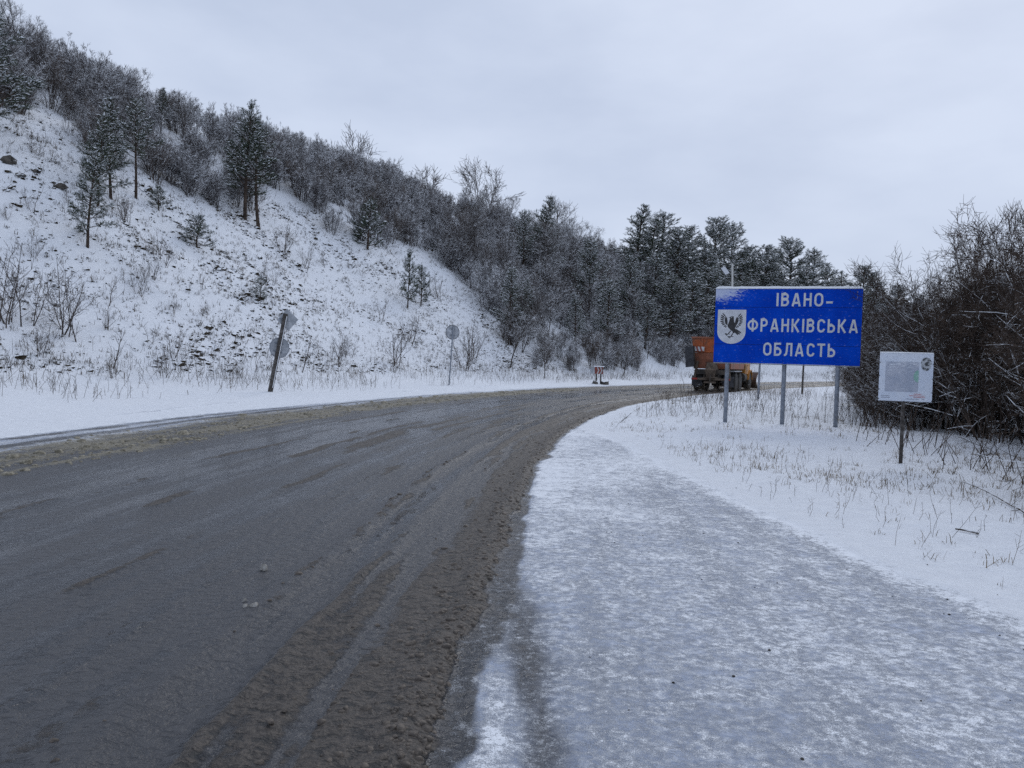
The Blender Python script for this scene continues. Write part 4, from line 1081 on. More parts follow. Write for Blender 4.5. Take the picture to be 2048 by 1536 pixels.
def arc(cx, cz, rx, rz, a0, a1, n=10):
    return [(cx + rx * math.cos(math.radians(a0 + (a1 - a0) * i / n)), cz + rz * math.sin(math.radians(a0 + (a1 - a0) * i / n))) for i in range(n + 1)]
TK = 0.155; hk = TK / 2
def bowl(w, z0, z1): return [(hk, z1), (w - hk - (z1 - z0) / 2, z1)] + arc(w - hk - (z1 - z0) / 2, (z0 + z1) / 2, (z1 - z0) / 2, (z1 - z0) / 2, 90, -90) + [(hk, z0)]
GLYPH = {
 'І': (TK, [[(hk, 0), (hk, 1)]]),
 'В': (0.60, [[(hk, 0), (hk, 1)], bowl(0.57, 0.53, 1 - hk), bowl(0.60, hk, 0.53)]),
 'А': (0.70, [[(hk * 1.05, 0), (0.35 - 0.022, 1.0 - hk * 0.2)], [(0.70 - hk * 1.05, 0), (0.35 + 0.022, 1.0 - hk * 0.2)], [(0.17, 0.26), (0.53, 0.26)]]),
 'Н': (0.60, [[(hk, 0), (hk, 1)], [(0.60 - hk, 0), (0.60 - hk, 1)], [(hk, 0.52), (0.60 - hk, 0.52)]]),
 'О': (0.66, [arc(0.33, 0.66, 0.33 - hk, 0.34 - hk, 0, 180) + arc(0.33, 0.34, 0.33 - hk, 0.34 - hk, 180, 360) + [(0.66 - hk, 0.66)]]),
 '-': (0.50, [[(0.02, 0.30), (0.50, 0.30)]]),
 'Ф': (0.86, [[(0.43, 0), (0.43, 1)], arc(0.43, 0.5, 0.43 - hk, 0.37 - hk * 0.6, 0, 360, 24)]),
 'Р': (0.58, [[(hk, 0), (hk, 1)], bowl(0.58, 0.46, 1 - hk)]),
 'К': (0.64, [[(hk, 0), (hk, 1)], [(hk, 0.50), (0.24, 0.53), (0.56, 1.0)], [(0.22, 0.55), (0.57, 0.0)]]),
 'С': (0.62, [arc(0.33, 0.66, 0.31 - hk, 0.34 - hk, 12, 180) + arc(0.33, 0.34, 0.31 - hk, 0.34 - hk, 180, 348)]),
 'Ь': (0.58, [[(hk, 0), (hk, 1)], bowl(0.58, hk, 0.56)]),
 'Б': (0.60, [[(hk, 0), (hk, 1)], [(hk, 1 - hk), (0.54, 1 - hk)], bowl(0.60, hk, 0.56)]),
 'Л': (0.64, [[(0.64 - hk, 0), (0.64 - hk, 1)], [(0.64 - hk, 1 - hk), (0.23, 1 - hk), (0.21, 0.42), (0.17, 0.16), (0.09, hk), (0.0, hk)]]),
 'Т': (0.60, [[(0.0, 1 - hk), (0.60, 1 - hk)], [(0.30, 0), (0.30, 1)]]),
}
def ribbon(pl, w):
    P = np.array(pl, float); closed = np.allclose(P[0], P[-1]); d = np.diff(P, axis=0); d /= np.linalg.norm(d, axis=1)[:, None] + 1e-12
    n_ = np.stack([-d[:, 1], d[:, 0]], 1); L_, R_ = [], []
    for i in range(len(P)):
        a = n_[i - 1] if i > 0 else (n_[-1] if closed else n_[0]); b = n_[i] if i < len(n_) else (n_[0] if closed else n_[-1])
        m = a + b; m = m / max(np.dot(m, m) / 2, 0.6)
        L_.append(P[i] + m * w / 2); R_.append(P[i] - m * w / 2)
    return L_, R_
def letters(txt, x0, x1, zlo, zhi, parent, mat, y):
    """one line of lettering from strokes; every stroke a hair in front of the last so that none share a plane"""
    adv = 0.0; V, Fl = [], []; gap = 0.20
    tot = sum(GLYPH[c][0] for c in txt) + gap * (len(txt) - 1); kx = (x1 - x0) / tot; kz = zhi - zlo
    for ch in txt:
        for j, pl in enumerate(GLYPH[ch][1]):
            L_, R_ = ribbon(pl, TK); n0 = len(V); yy = y - 0.0003 * j
            for l, r in zip(L_, R_): V += [(x0 + (adv + l[0]) * kx, yy, zlo + l[1] * kz), (x0 + (adv + r[0]) * kx, yy, zlo + r[1] * kz)]
            Fl += [[n0 + 2 * i, n0 + 2 * i + 1, n0 + 2 * i + 3, n0 + 2 * i + 2] for i in range(len(L_) - 1)]
        adv += GLYPH[ch][0] + gap
    return link('lettering', mesh_np('lettering', V, Fl, mat), parent)

def su(u): return (u - 1428.0) / (1721.0 - 1428.0) * SW - SW / 2          # photograph column -> along the sign
def sz(f): return zb + SH * f
letters('ІВАНО-', su(1553.5), su(1664), sz(0.765), sz(0.94), sign, M['white_film'], -0.0135)
letters('ФРАНКІВСЬКА', su(1496.5), su(1714.5), sz(0.425), sz(0.60), sign, M['white_film'], -0.0135)
letters('ОБЛАСТЬ', su(1530.5), su(1673), sz(0.108), sz(0.282), sign, M['white_film'], -0.0135)
# shield with the bird, in shield units: x -1..1, z from 1.25 down to -1.25
sx0, sx1 = su(1434), su(1493); scx = (sx0 + sx1) / 2; scw = (sx1 - sx0) / 2
szt, szb = sz(0.715), sz(0.255); scz = (szt + szb) / 2; sch = (szt - szb) / 2
def S(p): return (scx + p[0] * scw, scz + p[1] * sch)
poly = [(-1, 1), (1, 1), (1, -0.30)] + [(math.cos(a), -0.30 - 0.70 * math.sin(a)) for a in np.linspace(0.12, math.pi - 0.12, 15)] + [(-1, -0.30)]
shield = MB().prism([S(p) for p in poly], -0.0145, -0.0112).build('shield', M['white_film'], sign)
bird = MB()
yb = [-0.0152]
def ink(pl):
    yb[0] -= 0.00002; bird.prism([S(p) for p in pl], yb[0], -0.0146)
def feather(a, b, w):
    a = np.array(a); b = np.array(b); d = b - a; n_ = np.array([-d[1], d[0]]) / np.hypot(*d); m1 = a + d * 0.35; m2 = a + d * 0.85
    ink([a - n_ * w * 0.4, m1 - n_ * w, m2 - n_ * w * 0.9, b, m2 + n_ * w * 0.9, m1 + n_ * w, a + n_ * w * 0.4])
ink([(-0.08, 0.61), (0.13, 0.61), (0.15, 0.42), (0.17, 0.29), (0.24, 0.20), (0.34, 0.12), (0.30, 0.0), (0.24, -0.11), (0.28, -0.29), (0.20, -0.38), (0.10, -0.36), (0.08, -0.27),
     (-0.08, -0.18), (-0.28, 0.0), (-0.28, 0.09), (-0.18, 0.31), (-0.13, 0.51)])
ink([(-0.24, 0.545), (-0.11, 0.575), (-0.11, 0.51)])                        # beak
ink([(-0.44, 0.61), (-0.33, 0.51), (-0.29, 0.31), (-0.29, 0.07), (-0.44, 0.16), (-0.50, 0.33), (-0.49, 0.51)])
ink([(0.36, 0.58), (0.47, 0.51), (0.49, 0.36), (0.41, 0.16), (0.26, 0.0), (0.23, 0.22), (0.27, 0.44)])
WR = [(-0.45, 0.60), (-0.50, 0.53), (-0.53, 0.46), (-0.54, 0.38), (-0.54, 0.30), (-0.51, 0.23), (-0.47, 0.16), (-0.41, 0.10), (-0.35, 0.05)]
WT = [(-0.68, 0.80), (-0.78, 0.69), (-0.82, 0.58), (-0.83, 0.45), (-0.82, 0.31), (-0.75, 0.19), (-0.68, 0.09), (-0.55, -0.01), (-0.44, -0.06)]
for a_, b_ in zip(WR, WT):
    feather(a_, b_, 0.038); feather((0.0 - a_[0] - 0.02, a_[1] - 0.02), (-b_[0] - 0.04, b_[1] - 0.02), 0.038)
for a_, b_ in (((0.20, -0.10), (0.72, -0.38)), ((0.18, -0.16), (0.62, -0.45)), ((0.16, -0.22), (0.50, -0.48))): feather(a_, b_, 0.045)
for hip, foot, toes in (((-0.02, -0.22), (-0.23, -0.43), ((-0.48, -0.40), (-0.44, -0.47), (-0.36, -0.54), (-0.07, -0.44))), ((0.15, -0.34), (-0.03, -0.58), ((-0.28, -0.57), (-0.24, -0.64), (-0.13, -0.69), (0.17, -0.58)))):
    feather(hip, foot, 0.035)
    for t_ in toes: feather(foot, t_, 0.022)
bird.build('bird_emblem', M['black_film'], shield)
e_ = MB(); e_.prism([S((-0.02 + 0.035 * math.cos(a), 0.545 + 0.022 * math.sin(a))) for a in np.linspace(0, 2 * math.pi, 8, endpoint=False)], -0.0166, -0.0160)
e_.build('bird_eye', M['white_film'], shield)

# ------------------------------------------------------------------ white information board on a wooden post
M['board'] = None
def mat_board(name, c0, c1, frost):
    m, N, L, b = new_mat(name); g = G(N, L); P = g.coord('Object')
    x = N.new('ShaderNodeSeparateXYZ'); L.new(P, x.inputs[0])
    n = g.noise(g.mapping(P, (16, 16, 60)), 1.0, 4, 0.6, 0.5)
    up = g.ramp(x.outputs[2], 1.35, 2.0)
    k = g.ramp(g.math('MULTIPLY_ADD', up, 0.30, n), 0.55, 0.78)
    c = g.mix(g.ramp(g.noise(P, 5, 3), 0.4, 0.65), c0, c1)
    c = g.mix(g.math('MULTIPLY', k, frost), c, (0.72, 0.76, 0.82))
    L.new(c, b.inputs['Base Color']); b.inputs['Roughness'].default_value = 0.5
    L.new(g.bump(n, 0.5 * frost, 0.02), b.inputs['Normal'])
    return m
M['board'] = mat_board('white_board_film', (0.56, 0.62, 0.73), (0.62, 0.67, 0.76), 0.5)
M['map'] = mat_board('faded_map_print', (0.34, 0.38, 0.47), (0.42, 0.45, 0.53), 0.8)
M['map_green'] = mat_board('faded_green_print', (0.22, 0.42, 0.36), (0.30, 0.48, 0.42), 0.5)
M['photo_print'] = mat_plain('dark_picture_print', (0.04, 0.045, 0.05), (0.42, 0.45, 0.48), 0.5, 22, lo=0.40, hi=0.56)
M['red_print'] = mat_plain('red_print', (0.42, 0.10, 0.10), (0.50, 0.18, 0.17), 0.5, 20)
M['grey_print'] = mat_plain('grey_print', (0.20, 0.22, 0.28), (0.32, 0.34, 0.40), 0.5, 20)
bd = 12.55
BL, TL_, BR, TR = at_depth(1757, 801, bd), at_depth(1759.5, 706, bd), at_depth(1864.5, 804.5, bd - 0.25), at_depth(1867, 706.5, bd - 0.25)
sl, sr = (BL + TL_) / 2, (BR + TR) / 2; BW = math.hypot(sr[0] - sl[0], sr[1] - sl[1]); cx_, cy_ = (sl[0] + sr[0]) / 2, (sl[1] + sr[1]) / 2
gz = float(ground_z(np.array([cx_]), np.array([cy_]))[0]); zb, zt = (BL[2] + BR[2]) / 2 - gz, (TL_[2] + TR[2]) / 2 - gz; SH = zt - zb
print('board', BW, SH, zb, gz)
board = link('information_board', None, loc=(cx_, cy_, gz), rotz=math.atan2(sr[1] - sl[1], sr[0] - sl[0]))
tag(board, 'small white snow-plastered information board with a faded map on one dark wooden post', 'sign')
MB().box((0, 0, (zb + zt) / 2), (BW, 0.016, SH)).build('panel', M['board'], board, bevel=0.003)
MB().box((-0.012, 0.045, (zt - 0.1 - 0.4) / 2), (0.055, 0.06, zt - 0.1 + 0.4), taper=(0.85, 0.85)).build('post', M['dark_wood'], board, bevel=0.006)
for f in (0.18, 0.82): MB().box((0, 0.016, zb + SH * f), (BW * 0.9, 0.014, 0.05)).build('back_batten', M['dark_wood'], board)
def bp(fx, fz): return (-BW / 2 + BW * fx, zb + SH * fz)
def print_rect(name, x0, x1, z0_, z1_, mat, y=-0.0095, parent=board):
    (a, c_), (b, d) = bp(x0, z0_), bp(x1, z1_); return MB().prism([(a, c_), (b, c_), (b, d), (a, d)], y, -0.0082).build(name, mat, parent)
mp = print_rect('map_print', 0.115, 0.735, 0.195, 0.82, M['map'])
pts = [(0.735, 0.40), (0.735, 0.64), (0.70, 0.65), (0.66, 0.60), (0.64, 0.53), (0.655, 0.45), (0.69, 0.41)]
MB().prism([bp(*p) for p in pts], -0.0104, -0.0098).build('green_area', M['map_green'], mp)
pts = [(0.865 + 0.10 * math.cos(a), 0.80 + (0.12 if math.sin(a) > 0 else 0.16) * math.sin(a)) for a in np.linspace(0, 2 * math.pi, 18, endpoint=False)]
MB().prism([bp(*p) for p in pts], -0.0096, -0.0082).build('round_emblem', M['photo_print'], board)
R6 = np.random.default_rng(66)
for nm, mat, rows in (('red_caption', M['red_print'], ((0.66, 0.80, 0.150), (0.58, 0.86, 0.115), (0.66, 0.87, 0.085))), ('grey_caption', M['grey_print'], ((0.05, 0.21, 0.095), (0.05, 0.21, 0.062), (0.52, 0.76, 0.045), (0.81, 0.86, 0.05)))):
    mb = MB()
    for (xa, xb, zz) in rows:                                              # lettering too small to read: runs of fine strokes
        x = xa
        while x < xb:
            w = R6.uniform(0.006, 0.014); hgt = R6.uniform(0.010, 0.018)
            (a, c_), (b, d) = bp(x, zz), bp(min(x + w, xb), zz + hgt); mb.prism([(a, c_), (b, c_), (b, d), (a, d)], -0.0094, -0.0082); x += w + R6.uniform(0.002, 0.005)
    mb.build(nm, mat, board)['kind'] = 'stuff'
for fx, fz in ((0.005, 0.80), (0.005, 0.52), (0.005, 0.24), (0.005, 0.04), (0.995, 0.78), (0.995, 0.48), (0.995, 0.20), (0.995, 0.02), (0.48, 0.0)):
    a, c_ = bp(fx, fz); MB().box((a, -0.002, c_), (0.016, 0.024, 0.012)).build('clip', M['black_film'], board)
n = 30; mb = MB(); xx = np.linspace(-BW / 2, BW / 2, n); V = []; Fc = []
for i in range(n):
    t_ = 0.008 + 0.014 * fbm(xx[i:i + 1], xx[i:i + 1] * 0, 0.15, 2, 9)[0]; V += [(xx[i], -0.012, zt - 0.004), (xx[i], 0.0, zt + t_), (xx[i], 0.012, zt - 0.004)]
for i in range(n - 1):
    for k in range(3): Fc.append([i * 3 + k, (i + 1) * 3 + k, (i + 1) * 3 + (k + 1) % 3, i * 3 + (k + 1) % 3])
Fc += [[0, 1, 2], [(n - 1) * 3 + k for k in (2, 1, 0)]]
mb.add(V, Fc).build('snow_cap', M['snow'], board, True)

# ------------------------------------------------------------------ the two signs seen from behind on the left verge
def disc(mb, c, r, y0, y1, n=32):
    mb.prism([(c[0] + r * math.cos(a), c[1] + r * math.sin(a)) for a in np.linspace(0, 2 * math.pi, n, endpoint=False)], y0, y1)
p = hit(540, 783); k = p[1] / F_PX
t1 = link('leaning_sign', None, loc=(p[0], p[1], p[2] - 0.05)); t1.rotation_euler = (0, math.radians(10.5), 0.7)
tag(t1, 'dark post leaning right with a square plate and a round plate seen from behind', 'road sign')
Hs = 163 * k
MB().box((0, 0, Hs / 2 - 0.1), (0.15, 0.12, Hs + 0.2), taper=(0.95, 0.95)).build('post', M['dark_wood'], t1, bevel=0.012)
MB().box((0.035, -0.064, Hs / 2 + 0.05), (0.022, 0.008, Hs * 0.9)).build('post_snow', M['snow'], t1)
q = 23 * k; cz1 = Hs - 12 * k
mb = MB(); mb.prism([(0.10 + 0.05 + q * math.cos(a), cz1 + q * math.sin(a) + 0.02) for a in np.linspace(0.25, 0.25 + 2 * math.pi, 4, endpoint=False)], 0.075, 0.085)
pl = mb.build('square_plate', M['sign_back'], t1, bevel=0.002); pl['label'] = 'square plate standing on its corner, pale back with blown snow'
mb = MB(); disc(mb, (0.05, Hs * 0.57), 20.5 * k, 0.075, 0.083); pl = mb.build('round_plate', M['sign_back'], t1, bevel=0.002)
mb = MB(); mb.lathe_y([(20.5 * k - 0.012, 0.066), (20.5 * k + 0.006, 0.066), (20.5 * k + 0.006, 0.086), (20.5 * k - 0.012, 0.086)], 36, (0.05, 0, Hs * 0.57)); 
mb.f = mb.f[:-2]; mb.build('rim', M['galv'], pl)
for zz in (cz1, Hs * 0.57 + 0.15, Hs * 0.57 - 0.15): MB().box((0, 0.063, zz), (0.34, 0.016, 0.045)).build('bracket', M['galv'], t1)
p = hit(898, 770); k = p[1] / F_PX
t2 = link('round_sign', None, loc=(p[0], p[1], p[2] - 0.05)); t2.rotation_euler = (0, math.radians(2.8), 0.45)
tag(t2, 'small round sign seen from behind on a thin grey post below the snow bank', 'road sign')
Hs = 121 * k
MB().cyl((0, 0, -0.2), (0, 0, Hs - 2 * k), 0.036, n=10).build('post', M['galv'], t2, True)
mb = MB(); disc(mb, (0, Hs - 14 * k), 14.5 * k, 0.045, 0.053); pl = mb.build('round_plate', M['sign_back'], t2, bevel=0.002)
mb = MB(); mb.lathe_y([(14.5 * k - 0.014, 0.034), (14.5 * k + 0.006, 0.034), (14.5 * k + 0.006, 0.056), (14.5 * k - 0.014, 0.056)], 36, (0, 0, Hs - 14 * k)); mb.f = mb.f[:-2]
mb.build('rim', M['black_film'], pl)
for dz in (-8, -20): MB().box((0, 0.030, Hs + dz * k), (0.26, 0.022, 0.05)).build('bracket', M['galv'], t2)

# chevron board at the far edge of the bend
M['red_film'] = mat_plain('red_sign_film', (0.22, 0.040, 0.03), (0.28, 0.06, 0.042), 0.5, 6, dirt=(0.12, 0.06, 0.05))
M['pale_film'] = mat_plain('pale_sign_film', (0.42, 0.43, 0.44), (0.55, 0.56, 0.57), 0.5, 6, dirt=(0.30, 0.29, 0.28))
p = hit(1197, 768); k = p[1] / F_PX
cb = link('chevron_board', None, loc=(p[0], p[1], p[2]), rotz=0.0)
tag(cb, 'small red and white chevron board at the far road edge under the trees', 'road sign')
w0 = 8.5 * k; zl, zh = 20 * k, 34 * k
MB().box((0, 0, (zl + zh) / 2), (2 * w0, 0.02, zh - zl)).build('panel', M['red_film'], cb)
mb = MB(); c0, h0 = (zl + zh) / 2, (zh - zl) / 2
for s_ in (-0.42, 0.30): mb.prism([(w0 * (s_ - 0.12), c0 - h0), (w0 * (s_ + 0.16), c0 - h0), (w0 * (s_ + 0.52), c0), (w0 * (s_ + 0.16), c0 + h0), (w0 * (s_ - 0.12), c0 + h0), (w0 * (s_ + 0.22), c0)], -0.014, -0.011)
mb.build('chevron', M['pale_film'], cb)
MB().box((-w0 - 0.14, 0.012, c0 - 0.02), (0.30, 0.02, 2 * h0 * 0.9)).build('grey_wing', M['sign_back'], cb)
for sx in (-0.55, 0.5): MB().box((w0 * sx, 0.06, zh / 2 - 0.15), (0.10, 0.08, zh + 0.2)).build('post', M['dark_wood'], cb, bevel=0.01)
MB().box((0, 0.0, zh + 0.035), (2 * w0 + 0.18, 0.16, 0.07), taper=(0.96, 0.6)).build('snow_cap', M['snow'], cb, bevel=0.02)
for i, (dx, r, lab) in enumerate(((-0.30, 0.22, 'left dark clod under the chevron board'), (0.42, 0.30, 'right and larger dark clod under the chevron board'))):
    V, Fc = lumps(np.zeros((1, 3)), np.array([r]), 90 + i, n=10, flat=1.1, jit=0.25)
    x_, y_ = p[0] + dx, p[1] - 0.25
    tag(link('clod', mesh_np('clod', V, Fc, M['rock']), loc=(x_, y_, float(ground_z(np.array([x_]), np.array([y_]))[0]) + r * 0.15)), lab, 'clod')

# posts of signs that stand behind the blue sign
for (u, vb, r, hgt, mat, lab) in ((1516, 798, 0.05, 3.0, 'galv', 'thin grey steel post standing behind the left half of the blue sign'), (1604, 788, 0.055, 3.0, 'dark_wood', 'thin dark post standing further back behind the right half of the blue sign')):
    p = hit(u, vb); e = link('sign_post', None, loc=p); tag(e, lab, 'post')
    MB().cyl((0, 0, -0.3), (0.03, 0, hgt), r, r * 0.92, 10).build('shaft', M[mat], e, True)
    MB().cyl((0.03, 0, hgt), (0.03, 0, hgt + 0.03), r * 1.15, r * 0.9, 10).build('cap', M['snow'], e, True)

# lamp column beyond the bend
p = at_depth(1455, 760, 79.0); gz = float(ground_z(np.array([p[0]]), np.array([p[1]]))[0])
ht = at_depth(1457, 527, 79.0)[2] - gz
lp = link('street_lamp', None, loc=(p[0] + 0.4, p[1], gz)); lp.rotation_euler = (0, math.radians(-1.8), 0)
tag(lp, 'pale tall column with a tilted flat panel beyond the bend above the blue sign', 'lamp post')
MB().cyl((0, 0, -0.3), (0, 0, ht), 0.15, 0.10, 12).build('column', M['concrete'], lp, True)
MB().cyl((0, 0, ht - 0.75), (-0.62, -0.05, ht - 0.62), 0.04, n=8).build('bracket', M['galv'], lp, True)
MB().box((-0.75, -0.08, ht - 0.72), (0.46, 0.08, 0.95), rot=Matrix.Rotation(math.radians(-24), 3, 'Y') @ Matrix.Rotation(math.radians(-35), 3, 'X')).build('panel', M['white_film'], lp, bevel=0.02)
MB().box((-0.70, 0.02, ht - 0.72), (0.54, 0.05, 1.04), rot=Matrix.Rotation(math.radians(-24), 3, 'Y') @ Matrix.Rotation(math.radians(-35), 3, 'X')).build('panel_frame', M['black_film'], lp)

# ------------------------------------------------------------------ gritting lorry with snow plough
M['orange'] = mat_plain('worn_orange_paint', (0.33, 0.075, 0.018), (0.42, 0.10, 0.025), 0.55, 3, dirt=(0.14, 0.062, 0.035), dirt_scale=1.8)
M['orange_dull'] = mat_plain('dusty_orange_paint', (0.24, 0.085, 0.045), (0.32, 0.12, 0.07), 0.65, 3, dirt=(0.13, 0.07, 0.05), dirt_scale=1.6)
M['yellow'] = mat_plain('yellow_cab_paint', (0.40, 0.165, 0.018), (0.47, 0.20, 0.025), 0.5, 3, dirt=(0.15, 0.085, 0.035), dirt_scale=2)
M['chassis'] = mat_plain('muddy_black_steel', (0.020, 0.017, 0.015), (0.055, 0.045, 0.037), 0.75, 4, dirt=(0.085, 0.066, 0.05), dirt_scale=3)
M['mud_steel'] = mat_plain('muddy_brown_steel', (0.085, 0.062, 0.046), (0.15, 0.115, 0.085), 0.75, 5)
M['rubber'] = mat_plain('dirty_rubber', (0.012, 0.012, 0.012), (0.032, 0.029, 0.026), 0.85, 8)
M['rim'] = mat_plain('dusty_rim', (0.05, 0.045, 0.04), (0.11, 0.10, 0.09), 0.7, 8)
M['flap'] = mat_plain('dark_flap', (0.022, 0.023, 0.028), (0.05, 0.052, 0.06), 0.6, 4)
M['glass'] = mat_plain('dark_glass', (0.015, 0.018, 0.022), (0.02, 0.024, 0.03), 0.12, 3)
M['plough'] = mat_plain('rusty_plough', (0.09, 0.05, 0.035), (0.17, 0.11, 0.075), 0.65, 4, dirt=(0.05, 0.045, 0.04))
M['tail'] = mat_plain('red_lens', (0.30, 0.015, 0.012), (0.36, 0.02, 0.016), 0.3, 9)
TX, TY = 11.75, 45.7; HEAD = math.radians(90 - 26)
lorry = link('gritting_lorry', None, loc=(TX + 1.75, TY + 3.4, 0.012), rotz=HEAD)
tag(lorry, 'orange gritting lorry with yellow cab and a front snow plough driving away round the bend', 'lorry')
def part(mb, name, mat, parent=lorry, smooth=False, bevel=0.0, **k): return mb.build(name, M[mat], parent, smooth, bevel, **k)
for sy_ in (-0.42, 0.42): part(MB().box((0.0, sy_, 0.93), (7.9, 0.10, 0.24)), 'chassis_rail', 'chassis')
for x_ in (-3.8, -2.0, 0.2, 2.2): part(MB().box((x_, 0, 0.93), (0.12, 0.74, 0.16)), 'cross_member', 'chassis')
part(MB().box((-1.4, 0, 1.17), (5.2, 1.75, 0.30)), 'under_hopper_fill', 'chassis')  # dark block added to blacken the bright gap under the hopper
# hopper body: flared top box over a tapering lower part
mb = MB()
def ring(z, x0, x1, w): return [(x0, -w, z), (x1, -w, z), (x1, w, z), (x0, w, z)]
lev = [ring(1.36, -3.6, 0.9, 1.06), ring(2.30, -3.85, 1.0, 1.12), ring(2.32, -3.85, 1.0, 1.12), ring(3.22, -3.95, 1.05, 1.22)]
V = sum(lev[:2], []); mb.add(V, [[0, 3, 2, 1]] + [[k, (k + 1) % 4, 4 + (k + 1) % 4, 4 + k] for k in range(4)] + [[4, 5, 6, 7]])
low = part(mb, 'lower_hopper', 'orange_dull', bevel=0.02)
mb = MB(); V = sum(lev[2:], []); inn_ = [(x_ * 0.975 - 0.03, y_ * 0.95, z_) for x_, y_, z_ in ring(3.22, -3.95, 1.05, 1.22)]; flo = [(x_ * 0.95, y_ * 0.9, 2.5) for x_, y_, z_ in inn_]
mb.add(V + inn_ + flo, [[0, 3, 2, 1]] + [[k, (k + 1) % 4, 4 + (k + 1) % 4, 4 + k] for k in range(4)] + [[4 + k, 4 + (k + 1) % 4, 8 + (k + 1) % 4, 8 + k] for k in range(4)] + [[8 + k, 8 + (k + 1) % 4, 12 + (k + 1) % 4, 12 + k] for k in range(4)] + [[12, 13, 14, 15]])
top_ = part(mb, 'upper_hopper', 'orange')
for x_ in (-3.3, -2.2, -1.1, 0.0, 0.8):
    for s_ in (-1, 1): part(MB().box((x_, s_ * 1.21, 2.76), (0.09, 0.07, 0.90)), 'rib', 'orange', top_)
for y_ in (-0.6, 0.6): part(MB().box((-3.95, y_, 2.76), (0.07, 0.09, 0.90)), 'rib', 'orange', top_)
part(MB().box((-1.45, 0, 3.245), (5.05, 2.5, 0.05)).box((-1.45, 0, 3.25), (4.7, 2.2, 0.02)), 'top_rim', 'orange_dull', top_) if False else None
for s_ in (-1, 1): part(MB().box((-1.45, s_ * 1.235, 3.20), (5.0, 0.05, 0.10)), 'top_rail', 'orange_dull', top_)
part(MB().box((-3.975, 0, 3.20), (0.05, 2.44, 0.10)), 'top_rail', 'orange_dull', top_)
# rear fittings: posts, conveyor head, chute and spinning disc, light bar, flaps, striped boards
for s_ in (-0.95, 0.95): part(MB().box((-3.75, s_, 1.30), (0.12, 0.14, 1.05), rot=Matrix.Rotation(s_ * 0.16, 3, 'X')), 'rear_strut', 'mud_steel', bevel=0.01)
part(MB().box((-3.85, 0, 1.50), (0.35, 0.75, 0.45), taper=(0.8, 0.7)), 'conveyor_head', 'mud_steel', bevel=0.02)
part(MB().box((-4.05, 0.02, 1.05), (0.30, 0.42, 0.62), rot=Matrix.Rotation(-0.3, 3, 'Y'), taper=(1.3, 1.5)), 'chute', 'mud_steel', bevel=0.02)
mb = MB(); mb.cyl((-4.35, 0, 0.52), (-4.35, 0, 0.56), 0.36, n=20)
for a in range(6): mb.box((-4.35 + 0.2 * math.cos(a * 1.047), 0.2 * math.sin(a * 1.047), 0.59), (0.30, 0.02, 0.06), rot=Matrix.Rotation(a * 1.047, 3, 'Z'))
part(mb, 'spreader_disc', 'mud_steel')
part(MB().cyl((-4.35, 0, 0.56), (-4.2, 0, 1.0), 0.05, n=8), 'spreader_shaft', 'chassis')
for s_ in (-1, 1): part(MB().cyl((-4.3, s_ * 0.05, 0.86), (-3.8, s_ * 0.55, 0.80), 0.035, n=8), 'spreader_arm', 'mud_steel')
bar = part(MB().box((-4.02, 0, 0.74), (0.10, 2.3, 0.13)), 'rear_bar', 'mud_steel', bevel=0.01)
for s_ in (-0.95, 0.95): part(MB().box((-4.085, s_, 0.75), (0.03, 0.30, 0.10)), 'tail_light', 'tail', bar)
for s_ in (-0.92, 0.92): part(MB().box((-3.55, s_, 0.62), (0.03, 0.62, 0.62)), 'mud_flap', 'flap')
sb_ = part(MB().box((-4.12, 1.30, 2.05), (0.05, 0.62, 1.25), rot=Matrix.Rotation(-0.5, 3, 'Z') @ Matrix.Rotation(-0.10, 3, 'X')), 'side_guard', 'flap', bevel=0.01)
part(MB().box((-4.10, 1.02, 2.02), (0.10, 0.10, 1.35), rot=Matrix.Rotation(-0.08, 3, 'X')), 'guard_post', 'chassis')
hz_ = part(MB().box((-4.04, 0.78, 2.52), (0.03, 0.66, 0.26)), 'hazard_board', 'pale_film')
for k in range(3): 
    mb = MB(); y_ = 0.54 + k * 0.22
    mb.add([(-4.059, y_, 2.39), (-4.059, y_ + 0.11, 2.39), (-4.059, y_ + 0.20 if y_ + 0.2 < 1.11 else 1.11, 2.65), (-4.059, y_ + 0.09, 2.65)], [[0, 1, 2, 3]]); part(mb, 'red_stripe', 'red_film', hz_)
# cab with bonnet and wings
mb = MB(); mb.prism([(1.25, 1.05), (3.0, 1.05), (3.05, 1.9), (2.75, 2.72), (1.25, 2.78)], -1.12, 1.12); cab = part(mb, 'cab', 'yellow', bevel=0.06)
for s_ in (-1, 1):
    mb = MB(); mb.prism([(1.55, 1.85), (2.85, 1.85), (2.62, 2.55), (1.55, 2.58)], s_ * 1.128 - 0.004, s_ * 1.128 + 0.004); part(mb, 'side_window', 'glass', cab)
    dr = part(MB().box((2.15, s_ * 1.128, 1.42), (1.2, 0.012, 0.72)), 'door', 'yellow', cab)
    part(MB().box((1.75, s_ * 1.145, 1.62), (0.16, 0.03, 0.04)), 'door_handle', 'chassis', cab)
    part(MB().box((2.95, s_ * 1.42, 2.05), (0.06, 0.20, 0.42)), 'mirror', 'flap', cab, bevel=0.02)
    part(MB().cyl((2.9, s_ * 1.1, 2.2), (2.95, s_ * 1.4, 2.1), 0.02, n=6), 'mirror_arm', 'chassis', cab)
part(MB().box((1.245, 0, 2.3), (0.012, 1.5, 0.5)), 'rear_window', 'glass', cab)
part(MB().box((2.93, 0, 2.30), (0.02, 1.9, 0.62), rot=Matrix.Rotation(math.radians(-20), 3, 'Y')), 'windscreen', 'glass', cab)
part(MB().cyl((1.6, 0.7, 2.79), (1.6, 0.7, 2.93), 0.09, 0.07, 12), 'beacon', 'orange', cab)
